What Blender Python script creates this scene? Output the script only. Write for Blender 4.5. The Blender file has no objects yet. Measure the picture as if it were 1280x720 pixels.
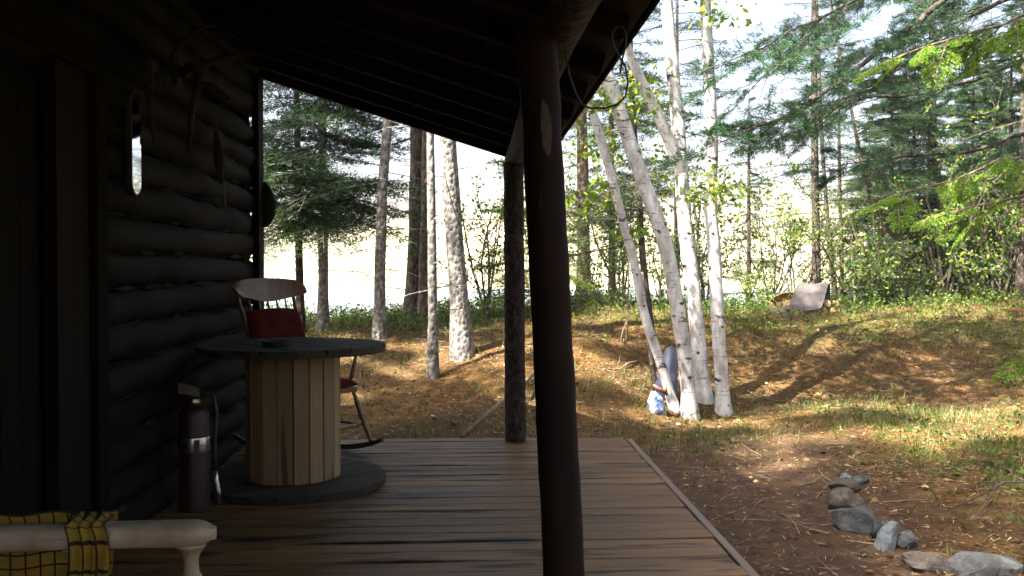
import bpy, bmesh, math, random
import numpy as np
from mathutils import Vector, Matrix, noise

R = math.radians
scene = bpy.context.scene
COL = scene.collection
rng = np.random.default_rng(7)
random.seed(7)

# ------------------------------------------------------------------ camera
CAM_H = 1.25            # eye height over the deck
F_PX = 1200.0           # focal length in pixels of a 1280 wide frame
cam_d = bpy.data.cameras.new('camera')
cam_d.sensor_width = 36.0
cam_d.lens = 36.0 * F_PX / 1280.0
cam_d.clip_start = 0.05
cam_d.clip_end = 3000.0
cam = bpy.data.objects.new('camera', cam_d)
COL.objects.link(cam)
cam.location = (0, 0, CAM_H)
cam.rotation_euler = (R(90 - 1.19), 0, R(-2.386))
scene.camera = cam
CAM_ROT = cam.rotation_euler.to_matrix()

# ------------------------------------------------------------------ sky and sun
SUN_EL = R(56.0)
SUN_AZ = math.atan2(-0.80, -0.52)          # towards the sun: left of and behind the porch
SUN_DIR = Vector((math.sin(SUN_AZ) * math.cos(SUN_EL), math.cos(SUN_AZ) * math.cos(SUN_EL), math.sin(SUN_EL)))
world = bpy.data.worlds.new('World')
scene.world = world
world.use_nodes = True
wn = world.node_tree
wn.nodes.clear()
w_out = wn.nodes.new('ShaderNodeOutputWorld')
w_bg = wn.nodes.new('ShaderNodeBackground')
w_sky = wn.nodes.new('ShaderNodeTexSky')
w_sky.sky_type = 'NISHITA'
w_sky.sun_disc = False
w_sky.sun_elevation = SUN_EL
w_sky.sun_rotation = SUN_AZ
w_sky.dust_density = 7.0
w_sky.air_density = 0.8
w_sky.ozone_density = 0.6
w_bg.inputs['Strength'].default_value = 0.066
wn.links.new(w_sky.outputs[0], w_bg.inputs['Color'])
wn.links.new(w_bg.outputs[0], w_out.inputs['Surface'])

sun_d = bpy.data.lights.new('sun', 'SUN')
sun_d.energy = 5.0
sun_d.angle = R(0.53)
sun_d.color = (1.0, 0.92, 0.80)
sun = bpy.data.objects.new('sun', sun_d)
COL.objects.link(sun)
sun.rotation_euler = SUN_DIR.to_track_quat('Z', 'Y').to_euler()
sun.location = SUN_DIR * 60

scene.view_settings.view_transform = 'Standard'
scene.view_settings.look = 'None'
scene.view_settings.exposure = 3.3
scene.view_settings.gamma = 1.0
scene.view_settings.use_curve_mapping = False
scene.render.engine = 'CYCLES'
scene.cycles.use_denoising = True
scene.cycles.denoiser = 'OPENIMAGEDENOISE'
scene.cycles.max_bounces = 5
scene.cycles.diffuse_bounces = 3
scene.cycles.glossy_bounces = 3
scene.cycles.transmission_bounces = 4
scene.cycles.transparent_max_bounces = 5
scene.cycles.volume_bounces = 0
scene.cycles.use_adaptive_sampling = True
scene.cycles.adaptive_threshold = 0.02
scene.cycles.caustics_reflective = False
scene.cycles.caustics_refractive = False

# ------------------------------------------------------------------ measuring helpers
def ray(px, py):
    d = CAM_ROT @ Vector(((px - 640) / F_PX, -(py - 360) / F_PX, -1.0))
    return d

def at(px, py, Y):
    """the point at depth Y that is seen at this place of the photograph"""
    d = ray(px, py)
    t = Y / d.y
    return Vector((d.x * t, Y, CAM_H + d.z * t))

def smooth(t):
    t = np.clip(t, 0, 1)
    return t * t * (3 - 2 * t)

G0 = -0.24
def terrain(x, y):
    x = np.asarray(x, float); y = np.asarray(y, float)
    yb = 7.6 + 2.0 * smooth((x - 0.6) / 2.2) + 0.5 * smooth((x - 2.4) / 1.2) - 1.2 * smooth((x - 5.5) / 4.0)
    yt = 12.6 + 0.3 * smooth((x + 1) / 4.0)
    zr = 0.50 + 0.13 * smooth((x + 2) / 4.0) + 0.05 * smooth((x - 3) / 2) + 0.05 * np.sin(x * 0.9 + 0.4)
    s = np.clip((y - yb) / (yt - yb), 0, 1)
    s = 0.5 * smooth(s) + 0.5 * (1 - (1 - s) ** 1.8)
    z = G0 + (zr - G0) * s
    z = z - 3.9 * smooth((y - 15.2) / 13.0)
    z = z + 0.10 * smooth((x - 2.6 - 0.10 * (y - 5.5)) / 0.9) * (1 - smooth((y - 9) / 3.0))
    z = z - 0.05 * smooth((x - 0.9) / 0.6) * smooth((8.5 - y) / 1.5) * (1 - smooth((x - 2.2) / 0.8))
    fade = smooth((y - 6.6) / 1.5) + smooth((x - 1.3) / 0.6)
    fade = np.clip(fade, 0, 1) * (1 - smooth((y - 30) / 10))
    b = (np.sin(1.7 * x + 0.6 * y) * np.sin(1.3 * y - 0.5 * x + 1.0) * 0.055
         + np.sin(3.9 * x - 1.4 * y + 2.0) * np.sin(3.3 * y + 1.1 * x) * 0.022
         + np.sin(9.1 * x + 2.7 * y) * np.sin(8.3 * y - 3.1 * x + 0.5) * 0.012 + np.sin(17.3 * x - 6.1 * y + 2) * np.sin(15.7 * y + 4.3 * x) * 0.008)
    return z + b * fade

def gz(x, y):
    return float(terrain(x, y))

def ground_at(px, py, y0=3.0, y1=40.0):
    """the point of the ground seen at this place of the photograph"""
    d = ray(px, py)
    Y = y0
    while Y < y1:
        t = Y / d.y
        if CAM_H + d.z * t <= gz(d.x * t, Y):
            return Vector((d.x * t, Y, gz(d.x * t, Y)))
        Y += 0.02
    t = 14.0 / d.y
    return Vector((d.x * t, 14.0, gz(d.x * t, 14.0)))

# ------------------------------------------------------------------ object helpers
def link(name, me, parent=None):
    o = bpy.data.objects.new(name, me)
    COL.objects.link(o)
    if parent is not None:
        o.parent = parent
    return o

def tag(o, label=None, cat=None, group=None, kind=None):
    if label: o['label'] = label
    if cat: o['category'] = cat
    if group: o['group'] = group
    if kind: o['kind'] = kind
    return o

def thing(name, label, cat, loc=(0, 0, 0), rz=0.0, group=None):
    o = bpy.data.objects.new(name, None)
    o.empty_display_size = 0.1
    COL.objects.link(o)
    o.location = loc
    o.rotation_euler = (0, 0, rz)
    return tag(o, label, cat, group)

class MB:
    """collects shapes; build() links them as one mesh object"""
    def __init__(s):
        s.v = []; s.f = []
    def add(s, v, f):
        n = len(s.v)
        s.v += [tuple(p) for p in v]
        s.f += [tuple(i + n for i in q) for q in f]
        return s
    def box(s, c, d, rot=None, ch=0.0):
        hx, hy, hz = d[0] / 2, d[1] / 2, d[2] / 2
        if ch <= 0:
            v = [Vector((a * hx, b * hy, e * hz)) for e in (-1, 1) for b in (-1, 1) for a in (-1, 1)]
            f = [(0, 2, 3, 1), (4, 5, 7, 6), (0, 1, 5, 4), (2, 6, 7, 3), (0, 4, 6, 2), (1, 3, 7, 5)]
        else:
            ch = min(ch, hx * .9, hy * .9, hz * .9)
            def ring(x, y, z):
                return [Vector((-x, -y, z)), Vector((x, -y, z)), Vector((x, y, z)), Vector((-x, y, z))]
            v = ring(hx - ch, hy - ch, -hz) + ring(hx, hy, -hz + ch) + ring(hx, hy, hz - ch) + ring(hx - ch, hy - ch, hz)
            f = [(3, 2, 1, 0), (12, 13, 14, 15)]
            for k in range(3):
                a = 4 * k; b = a + 4
                for i in range(4):
                    j = (i + 1) % 4
                    f.append((a + i, a + j, b + j, b + i))
        m = rot if rot is not None else Matrix.Identity(3)
        return s.add([m @ p + Vector(c) for p in v], f)
    def tube(s, pts, rad, seg=8, wob=0.0, wf=3.0, cap=True, seed=0.0, oval=1.0):
        pts = [Vector(p) for p in pts]
        n = len(pts)
        if not hasattr(rad, '__len__'): rad = [rad] * n
        tang = []
        for i in range(n):
            a = pts[max(0, i - 1)]; b = pts[min(n - 1, i + 1)]
            t = (b - a)
            tang.append(t.normalized() if t.length > 1e-9 else Vector((0, 0, 1)))
        ref = Vector((1, 0, 0)) if abs(tang[0].x) < 0.8 else Vector((0, 1, 0))
        u = (ref - tang[0] * ref.dot(tang[0])).normalized()
        vs = []
        for i in range(n):
            u = (u - tang[i] * u.dot(tang[i]))
            u = u.normalized() if u.length > 1e-9 else tang[i].orthogonal().normalized()
            w = tang[i].cross(u)
            for k in range(seg):
                a = 2 * math.pi * k / seg
                d = u * math.cos(a) + w * math.sin(a) * oval
                r = rad[i]
                if wob:
                    q = pts[i] + d * r
                    r *= 1 + wob * noise.noise(q * wf + Vector((seed, seed, seed)))
                vs.append(pts[i] + d * r)
        f = []
        for i in range(n - 1):
            for k in range(seg):
                k2 = (k + 1) % seg
                f.append((i * seg + k, i * seg + k2, (i + 1) * seg + k2, (i + 1) * seg + k))
        if cap:
            f.append(tuple(reversed(range(seg))))
            f.append(tuple((n - 1) * seg + k for k in range(seg)))
        return s.add(vs, f)
    def lathe(s, prof, seg=16, c=(0, 0, 0), rot=None):
        m = rot if rot is not None else Matrix.Identity(3)
        vs = []
        for (r, z) in prof:
            for k in range(seg):
                a = 2 * math.pi * k / seg
                vs.append(m @ Vector((r * math.cos(a), r * math.sin(a), z)) + Vector(c))
        f = []
        n = len(prof)
        for i in range(n - 1):
            for k in range(seg):
                k2 = (k + 1) % seg
                f.append((i * seg + k, i * seg + k2, (i + 1) * seg + k2, (i + 1) * seg + k))
        f.append(tuple(reversed(range(seg))))
        f.append(tuple((n - 1) * seg + k for k in range(seg)))
        return s.add(vs, f)
    def prism(s, poly, z0, z1):
        n = len(poly)
        v = [(p[0], p[1], z0) for p in poly] + [(p[0], p[1], z1) for p in poly]
        f = [tuple(reversed(range(n))), tuple(range(n, 2 * n))]
        for i in range(n):
            j = (i + 1) % n
            f.append((i, j, n + j, n + i))
        return s.add(v, f)
    def sheet(s, grid, thick=0.0):
        """grid[i][j] points -> quads, given thickness along the normals"""
        n = len(grid); m = len(grid[0])
        P = [[Vector(p) for p in row] for row in grid]
        if thick == 0:
            v = [p for row in P for p in row]
            f = [(i * m + j, (i + 1) * m + j, (i + 1) * m + j + 1, i * m + j + 1) for i in range(n - 1) for j in range(m - 1)]
            return s.add(v, f)
        Q = []
        for i in range(n):
            row = []
            for j in range(m):
                a = P[min(n - 1, i + 1)][j] - P[max(0, i - 1)][j]
                b = P[i][min(m - 1, j + 1)] - P[i][max(0, j - 1)]
                nn = a.cross(b)
                nn = nn.normalized() if nn.length > 1e-12 else Vector((0, 0, 1))
                row.append(P[i][j] + nn * thick)
            Q.append(row)
        v = [p for row in P for p in row] + [p for row in Q for p in row]
        N = n * m
        f = []
        for i in range(n - 1):
            for j in range(m - 1):
                a, b, c, d = i * m + j, (i + 1) * m + j, (i + 1) * m + j + 1, i * m + j + 1
                f.append((d, c, b, a)); f.append((N + a, N + b, N + c, N + d))
        edge = [i * m for i in range(n)] + [(n - 1) * m + j for j in range(1, m)] + [i * m + m - 1 for i in range(n - 2, -1, -1)] + [j for j in range(m - 2, 0, -1)]
        for k in range(len(edge)):
            a = edge[k]; b = edge[(k + 1) % len(edge)]
            f.append((a, b, N + b, N + a))
        return s.add(v, f)
    def mesh(s, name, mat, smooth_=False, auto=None):
        me = bpy.data.meshes.new(name)
        me.from_pydata(s.v, [], s.f)
        if mat is not None: me.materials.append(mat)
        bm = bmesh.new(); bm.from_mesh(me)
        bmesh.ops.recalc_face_normals(bm, faces=bm.faces)
        bm.to_mesh(me); bm.free()
        if smooth_:
            me.polygons.foreach_set('use_smooth', [True] * len(me.polygons))
            if auto is not None:
                me.set_sharp_from_angle(angle=R(auto))
        me.update()
        return me
    def build(s, name, mat, parent=None, smooth_=False, auto=None):
        return link(name, s.mesh(name, mat, smooth_, auto), parent)

def tri_mesh(name, T, mat):
    """T (n,3,3) loose triangles"""
    T = np.ascontiguousarray(T, dtype=np.float32)
    n = len(T)
    me = bpy.data.meshes.new(name)
    me.vertices.add(n * 3)
    me.vertices.foreach_set('co', T.reshape(-1))
    me.loops.add(n * 3)
    me.loops.foreach_set('vertex_index', np.arange(n * 3, dtype=np.int32))
    me.polygons.add(n)
    me.polygons.foreach_set('loop_start', np.arange(0, n * 3, 3, dtype=np.int32))
    me.materials.append(mat)
    me.update(calc_edges=True)
    return me

def quad_mesh(name, Q, mat):
    Q = np.ascontiguousarray(Q, dtype=np.float32)
    n = len(Q)
    me = bpy.data.meshes.new(name)
    me.vertices.add(n * 4)
    me.vertices.foreach_set('co', Q.reshape(-1))
    me.loops.add(n * 4)
    me.loops.foreach_set('vertex_index', np.arange(n * 4, dtype=np.int32))
    me.polygons.add(n)
    me.polygons.foreach_set('loop_start', np.arange(0, n * 4, 4, dtype=np.int32))
    me.materials.append(mat)
    me.update(calc_edges=True)
    return me

# ------------------------------------------------------------------ materials
class NT:
    def __init__(s, name):
        s.m = bpy.data.materials.new(name)
        s.m.use_nodes = True
        s.t = s.m.node_tree
        s.b = s.t.nodes['Principled BSDF']
        s.out = s.t.nodes['Material Output']
        s.tc = s.t.nodes.new('ShaderNodeTexCoord')
    def n(s, kind, **kw):
        nd = s.t.nodes.new(kind)
        for k, v in kw.items():
            setattr(nd, k, v)
        return nd
    def l(s, a, b):
        s.t.links.new(a, b)
    def coord(s, scale=(1, 1, 1), src='Object', offset_random=False):
        mp = s.n('ShaderNodeMapping')
        s.l(s.tc.outputs[src], mp.inputs['Vector'])
        mp.inputs['Scale'].default_value = scale
        if offset_random:
            oi = s.n('ShaderNodeObjectInfo')
            mul = s.n('ShaderNodeVectorMath', operation='SCALE')
            cmb = s.n('ShaderNodeCombineXYZ')
            for k in range(3): s.l(oi.outputs['Random'], cmb.inputs[k])
            s.l(cmb.outputs[0], mul.inputs[0]); mul.inputs['Scale'].default_value = 37.0
            s.l(mul.outputs[0], mp.inputs['Location'])
        return mp.outputs[0]
    def noise(s, vec, scale=5, detail=4, rough=0.55, dist=0.0):
        nd = s.n('ShaderNodeTexNoise')
        if vec is not None: s.l(vec, nd.inputs['Vector'])
        nd.inputs['Scale'].default_value = scale
        nd.inputs['Detail'].default_value = detail
        nd.inputs['Roughness'].default_value = rough
        nd.inputs['Distortion'].default_value = dist
        return nd.outputs['Fac']
    def ramp(s, fac, stops, interp='LINEAR'):
        r = s.n('ShaderNodeValToRGB')
        r.color_ramp.interpolation = interp
        e = r.color_ramp.elements
        while len(e) > 1: e.remove(e[-1])
        e[0].position = stops[0][0]
        c = stops[0][1]; e[0].color = (*c, 1) if len(c) == 3 else c
        for p, c in stops[1:]:
            x = e.new(p); x.color = (*c, 1)
        s.l(fac, r.inputs['Fac'])
        return r.outputs['Color']
    def mix(s, fac, a, b, mode='MIX'):
        m = s.n('ShaderNodeMix', data_type='RGBA', blend_type=mode)
        if isinstance(fac, (int, float)): m.inputs[0].default_value = fac
        else: s.l(fac, m.inputs[0])
        for sock, x in ((m.inputs[6], a), (m.inputs[7], b)):
            if isinstance(x, tuple): sock.default_value = (*x, 1)
            else: s.l(x, sock)
        return m.outputs[2]
    def math(s, op, a, b=None):
        m = s.n('ShaderNodeMath', operation=op)
        for i, x in enumerate((a, b)):
            if x is None: continue
            if isinstance(x, (int, float)): m.inputs[i].default_value = x
            else: s.l(x, m.inputs[i])
        return m.outputs[0]
    def bump(s, h, strength=0.3, dist=0.01):
        b = s.n('ShaderNodeBump')
        b.inputs['Strength'].default_value = strength
        b.inputs['Distance'].default_value = dist
        s.l(h, b.inputs['Height'])
        s.l(b.outputs[0], s.b.inputs['Normal'])
    def color(s, c):
        if isinstance(c, tuple): s.b.inputs['Base Color'].default_value = (*c, 1)
        else: s.l(c, s.b.inputs['Base Color'])
    def rough(s, r):
        if isinstance(r, (int, float)): s.b.inputs['Roughness'].default_value = r
        else: s.l(r, s.b.inputs['Roughness'])
    def metal(s, v=1.0):
        s.b.inputs['Metallic'].default_value = v
    def spec(s, v):
        s.b.inputs['Specular IOR Level'].default_value = v

def mat_wood(name, c1, c2, grain=(2, 30, 30), rough=0.6, dark=None, knots=False, bump=0.25, spec=0.4):
    """boards: grain stretched along the axis with the small scale"""
    k = NT(name)
    v = k.coord(grain, offset_random=True)
    g = k.noise(v, 1.0, 6, 0.65, 0.6)
    col = k.ramp(g, [(0.28, c1), (0.72, c2)])
    v2 = k.coord((1, 1, 1), offset_random=True)
    bl = k.noise(v2, 2.3, 3, 0.5)
    col = k.mix(k.ramp(bl, [(0.35, (0, 0, 0)), (0.7, (1, 1, 1))]), col, k.mix(0.5, col, c1), 'MIX')
    if dark is not None:
        v3 = k.coord((grain[0] * 0.9, grain[1] * 0.35, grain[2] * 0.35), offset_random=True)
        st = k.noise(v3, 1.3, 3, 0.6)
        col = k.mix(k.ramp(st, [(0.555, (0, 0, 0)), (0.63, (1, 1, 1))]), col, dark)
    if knots:
        vk = k.coord((grain[0] * 2.2, grain[1] * 0.42, grain[2] * 0.42), offset_random=True)
        vo = k.n('ShaderNodeTexVoronoi')
        k.l(vk, vo.inputs['Vector']); vo.inputs['Scale'].default_value = 1.0
        col = k.mix(k.ramp(vo.outputs['Distance'], [(0.07, (1, 1, 1)), (0.16, (0, 0, 0))]), col, (c1[0] * .35, c1[1] * .3, c1[2] * .25))
    oi = k.n('ShaderNodeObjectInfo')
    hs = k.n('ShaderNodeHueSaturation')
    k.l(col, hs.inputs['Color'])
    k.l(k.math('ADD', k.math('MULTIPLY', oi.outputs['Random'], 0.5), 0.75), hs.inputs['Value'])
    k.color(hs.outputs[0])
    k.rough(k.math('ADD', k.math('MULTIPLY', g, 0.3), rough - 0.15))
    k.bump(g, bump, 0.004)
    k.spec(spec)
    return k.m

def mat_bark(name, c1, c2, c3, scale=(14, 14, 4), bump=0.9):
    k = NT(name)
    v = k.coord(scale, src='Object', offset_random=True)
    vo = k.n('ShaderNodeTexVoronoi'); vo.feature = 'F1'
    nz = k.noise(v, 1.2, 5, 0.65)
    off = k.n('ShaderNodeVectorMath', operation='ADD')
    k.l(v, off.inputs[0])
    cmb = k.n('ShaderNodeCombineXYZ')
    for i in range(3): k.l(nz, cmb.inputs[i])
    k.l(cmb.outputs[0], off.inputs[1])
    k.l(off.outputs[0], vo.inputs['Vector']); vo.inputs['Scale'].default_value = 1.0
    col = k.ramp(vo.outputs['Distance'], [(0.1, c2), (0.45, c1), (0.75, c3)])
    col = k.mix(k.ramp(nz, [(0.4, (0, 0, 0)), (0.65, (1, 1, 1))]), col, c2)
    k.color(col); k.rough(0.9); k.spec(0.2)
    h = k.math('SUBTRACT', nz, vo.outputs['Distance'])
    k.bump(h, bump, 0.02)
    return k.m

def mat_leaf(name, stops, transl=0.35, rough=0.55, ns=1.7):
    k = NT(name)
    geo = k.n('ShaderNodeNewGeometry')
    col = k.ramp(geo.outputs['Random Per Island'], stops)
    v = k.coord((1, 1, 1))
    n1 = k.noise(v, ns, 2, 0.5)
    hs = k.n('ShaderNodeHueSaturation')
    k.l(col, hs.inputs['Color'])
    k.l(k.math('ADD', k.math('MULTIPLY', n1, 0.9), 0.55), hs.inputs['Value'])
    k.color(hs.outputs[0]); k.rough(rough); k.spec(0.3)
    tr = k.n('ShaderNodeBsdfTranslucent')
    tc = k.mix(1.0, hs.outputs[0], (1.25, 1.3, 0.55), 'MULTIPLY')
    k.l(tc, tr.inputs['Color'])
    mx = k.n('ShaderNodeMixShader'); mx.inputs[0].default_value = transl
    k.l(k.b.outputs[0], mx.inputs[1]); k.l(tr.outputs[0], mx.inputs[2])
    k.l(mx.outputs[0], k.out.inputs['Surface'])
    return k.m

def mat_stone(name, c):
    k = NT(name)
    v = k.coord((1, 1, 1), offset_random=True)
    n1 = k.noise(v, 9, 7, 0.7); n2 = k.noise(v, 60, 4, 0.7); n3 = k.noise(v, 5, 4, 0.6)
    col = k.ramp(n1, [(0.3, tuple(x * .45 for x in c)), (0.7, tuple(x * 1.5 for x in c))])
    col = k.mix(0.5, col, k.ramp(n2, [(0.3, (0.4, 0.4, 0.4)), (0.7, (1.5, 1.5, 1.5))]), 'MULTIPLY')
    col = k.mix(k.ramp(n3, [(0.58, (0, 0, 0)), (0.64, (1, 1, 1))]), col, (c[0] * 1.9, c[1] * 2.0, c[2] * 1.7))
    col = k.mix(k.ramp(k.noise(v, 3.1, 4, 0.6), [(0.60, (0, 0, 0)), (0.70, (1, 1, 1))]), col, (0.045, 0.050, 0.016))
    k.color(col); k.rough(0.92); k.spec(0.15)
    k.bump(k.math('ADD', n1, k.math('MULTIPLY', n2, 0.3)), 1.0, 0.02)
    return k.m

def mat_plain(name, c, rough=0.6, metal=0.0, var=0.25, scale=12.0, bump=0.0, spec=0.5):
    k = NT(name)
    v = k.coord((1, 1, 1))
    n1 = k.noise(v, scale, 5, 0.6)
    lo = tuple(x * (1 - var) for x in c); hi = tuple(min(1, x * (1 + var)) for x in c)
    k.color(k.ramp(n1, [(0.3, lo), (0.7, hi)]))
    k.rough(k.math('ADD', k.math('MULTIPLY', n1, 0.25), rough - 0.12))
    k.metal(metal); k.spec(spec)
    if bump: k.bump(n1, bump, 0.01)
    return k.m

M = {}
M['deck'] = mat_wood('deck_board', (0.072, 0.036, 0.013), (0.205, 0.110, 0.044), (1.6, 34, 34), 0.52, dark=(0.010, 0.0055, 0.0035), bump=0.5, spec=0.22)
M['deck_trim'] = mat_wood('deck_trim', (0.075, 0.050, 0.034), (0.155, 0.11, 0.078), (34, 1.6, 34), 0.55, dark=(0.05, 0.032, 0.025))
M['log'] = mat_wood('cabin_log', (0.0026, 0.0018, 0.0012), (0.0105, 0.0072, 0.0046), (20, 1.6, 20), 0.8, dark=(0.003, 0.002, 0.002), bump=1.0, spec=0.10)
M['chink'] = mat_plain('chinking', (0.016, 0.018, 0.016), 0.9, 0, 0.9, 16, 0.6, 0.05)
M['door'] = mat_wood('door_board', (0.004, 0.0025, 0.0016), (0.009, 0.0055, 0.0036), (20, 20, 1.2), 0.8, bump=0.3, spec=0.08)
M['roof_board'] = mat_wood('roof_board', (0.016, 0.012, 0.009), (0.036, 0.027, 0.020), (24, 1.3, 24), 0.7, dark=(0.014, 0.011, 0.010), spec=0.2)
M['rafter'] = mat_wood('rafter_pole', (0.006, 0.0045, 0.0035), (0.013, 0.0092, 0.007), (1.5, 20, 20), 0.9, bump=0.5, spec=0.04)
M['roofing'] = mat_plain('roofing_felt', (0.06, 0.058, 0.055), 0.85, 0, 0.4, 30, 0.3)
M['spool'] = mat_wood('spool_stave', (0.205, 0.132, 0.060), (0.345, 0.240, 0.122), (22, 22, 1.4), 0.62, dark=(0.25, 0.16, 0.08), knots=True, bump=0.3)
M['disc'] = mat_wood('spool_disc', (0.030, 0.024, 0.018), (0.085, 0.068, 0.050), (26, 1.6, 26), 0.75, dark=(0.018, 0.014, 0.011), bump=0.7, spec=0.15)
M['varnish'] = mat_wood('varnished_maple', (0.115, 0.052, 0.020), (0.20, 0.10, 0.042), (3, 18, 18), 0.30, bump=0.1, spec=0.6)
M['varnish_dark'] = mat_wood('varnished_rocker', (0.045, 0.020, 0.012), (0.09, 0.042, 0.022), (3, 18, 18), 0.35, bump=0.1)
M['red_cloth'] = mat_plain('red_cushion', (0.075, 0.0085, 0.0085), 0.95, 0, 0.3, 60, 0.35, 0.1)
M['white_paint'] = NT('worn_white_paint').m
def _white():
    k = NT('worn_cream_paint')
    v = k.coord((1, 1, 1))
    n1 = k.noise(v, 6, 5, 0.65); n2 = k.noise(k.coord((5, 60, 60)), 1.0, 5, 0.6)
    c = k.ramp(n1, [(0.3, (0.22, 0.16, 0.105)), (0.55, (0.39, 0.31, 0.225)), (0.75, (0.47, 0.385, 0.295))])
    c = k.mix(k.ramp(n2, [(0.60, (0, 0, 0)), (0.70, (1, 1, 1))]), c, (0.24, 0.15, 0.08))
    k.color(c); k.rough(0.5); k.bump(n2, 0.25, 0.003)
    return k.m
M['white_paint'] = _white()
def _plaid():
    k = NT('yellow_checked_cloth')
    sx = k.n('ShaderNodeSeparateXYZ'); k.l(k.tc.outputs['UV'], sx.inputs[0])
    def lines(o, per, w):
        f = k.math('FRACT', k.math('MULTIPLY', o, per))
        return k.math('LESS_THAN', f, w)
    g = k.math('MAXIMUM', lines(sx.outputs[0], 1.0, 0.14), lines(sx.outputs[1], 1.0, 0.14))
    n1 = k.noise(k.coord((1, 1, 1)), 14, 4, 0.6)
    base = k.ramp(n1, [(0.3, (0.22, 0.135, 0.022)), (0.7, (0.34, 0.23, 0.045))])
    k.color(k.mix(g, base, (0.030, 0.027, 0.014)))
    k.rough(0.9); k.spec(0.1)
    return k.m
M['plaid'] = _plaid()
def _post():
    k = NT('red_brown_post')
    v = k.coord((10, 10, 2.2))
    n1 = k.noise(v, 1.0, 6, 0.65)
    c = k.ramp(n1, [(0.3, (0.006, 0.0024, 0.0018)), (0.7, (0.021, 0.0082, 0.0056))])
    n2 = k.noise(k.coord((7, 7, 2.0)), 1.0, 7, 0.75)
    n3 = k.noise(k.coord((2.2, 2.2, 1.3)), 1.0, 2, 0.5)
    f = k.math('ADD', n2, k.math('MULTIPLY', n3, 0.55))
    c = k.mix(k.ramp(f, [(0.93, (0, 0, 0)), (1.0, (1, 1, 1))]), c, (0.055, 0.044, 0.036))
    # a long flake of paint gone near the top
    vd = k.n('ShaderNodeVectorMath', operation='SUBTRACT'); k.l(k.tc.outputs['Object'], vd.inputs[0]); vd.inputs[1].default_value = (PATCH[0], PATCH[1], PATCH[2])
    vm = k.n('ShaderNodeVectorMath', operation='MULTIPLY'); k.l(vd.outputs[0], vm.inputs[0]); vm.inputs[1].default_value = (34, 8, 7.5)
    vl = k.n('ShaderNodeVectorMath', operation='LENGTH'); k.l(vm.outputs[0], vl.inputs[0])
    pf = k.math('ADD', vl.outputs['Value'], k.math('MULTIPLY', k.math('SUBTRACT', n2, 0.5), 2.6))
    c = k.mix(k.ramp(pf, [(0.62, (1, 1, 1)), (0.72, (0, 0, 0))]), c, (0.075, 0.062, 0.052))
    k.color(c); k.rough(0.75); k.bump(f, 0.3, 0.006); k.spec(0.18)
    return k.m
PATCH = (0.255 - 0.012 + 1.68, 3.125 - 2.5, 1.70)
M['post'] = _post()
M['bark_post'] = mat_bark('bark_post', (0.040, 0.027, 0.018), (0.017, 0.011, 0.0075), (0.062, 0.045, 0.032), (24, 24, 17), 0.9)
M['bark_grey'] = mat_bark('grey_bark', (0.180, 0.168, 0.155), (0.075, 0.068, 0.062), (0.32, 0.305, 0.285), (24, 24, 15))
M['bark_dark'] = mat_bark('dark_bark', (0.060, 0.047, 0.038), (0.026, 0.020, 0.017), (0.11, 0.088, 0.07), (20, 20, 11))
M['bark_red'] = mat_bark('reddish_bark', (0.15, 0.105, 0.080), (0.07, 0.045, 0.035), (0.23, 0.175, 0.14), (18, 18, 10))
def _birch():
    k = NT('birch_bark')
    v = k.coord((5, 5, 46), offset_random=True)
    n1 = k.noise(v, 1.0, 5, 0.7)
    v2 = k.coord((4.5, 4.5, 9), offset_random=True)
    n2 = k.noise(v2, 1.0, 5, 0.65, 0.5)
    base = k.ramp(k.noise(k.coord((9, 9, 4), offset_random=True), 1.0, 6, 0.7), [(0.30, (0.17, 0.155, 0.14)), (0.45, (0.38, 0.365, 0.35)), (0.60, (0.62, 0.61, 0.60))])
    c = k.mix(k.ramp(n1, [(0.58, (0, 0, 0)), (0.66, (1, 1, 1))]), base, (0.12, 0.095, 0.08))
    c = k.mix(k.ramp(n2, [(0.585, (0, 0, 0)), (0.63, (1, 1, 1))]), c, (0.042, 0.035, 0.030))
    k.color(c); k.rough(0.75); k.bump(k.math('ADD', n1, n2), 0.4, 0.008)
    return k.m
M['birch'] = _birch()
M['leaf_spruce'] = mat_leaf('spruce_needles', [(0.0, (0.008, 0.026, 0.009)), (0.6, (0.020, 0.056, 0.016)), (1.0, (0.055, 0.105, 0.025))], 0.3)
M['leaf_pine'] = mat_leaf('pine_needles', [(0.0, (0.009, 0.036, 0.022)), (0.6, (0.020, 0.064, 0.034)), (1.0, (0.055, 0.110, 0.035))], 0.3)
M['leaf_cedar'] = mat_leaf('cedar_sprays', [(0.0, (0.060, 0.135, 0.012)), (0.6, (0.135, 0.245, 0.022)), (1.0, (0.24, 0.34, 0.045))], 0.45)
M['leaf_birch'] = mat_leaf('birch_leaves', [(0.0, (0.06, 0.13, 0.012)), (0.6, (0.13, 0.20, 0.022)), (1.0, (0.26, 0.24, 0.04))], 0.5)
M['leaf_bush'] = mat_leaf('bush_leaves', [(0.0, (0.030, 0.085, 0.010)), (0.5, (0.080, 0.155, 0.018)), (1.0, (0.20, 0.21, 0.03))], 0.45)
M['leaf_ground'] = mat_leaf('ground_cover', [(0.0, (0.020, 0.052, 0.008)), (0.6, (0.060, 0.110, 0.014)), (1.0, (0.17, 0.18, 0.03))], 0.35)
M['grass'] = mat_leaf('grass', [(0.0, (0.035, 0.062, 0.010)), (0.6, (0.075, 0.100, 0.018)), (1.0, (0.19, 0.15, 0.06))], 0.35)
M['litter'] = mat_leaf('needle_litter', [(0.0, (0.035, 0.017, 0.007)), (0.45, (0.125, 0.066, 0.024)), (0.85, (0.26, 0.155, 0.065)), (1.0, (0.42, 0.32, 0.19))], 0.1, 0.8)
M['stone'] = mat_stone('grey_stone', (0.085, 0.088, 0.090))
M['stone_blue'] = mat_stone('blue_grey_stone', (0.12, 0.145, 0.155))
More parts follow.
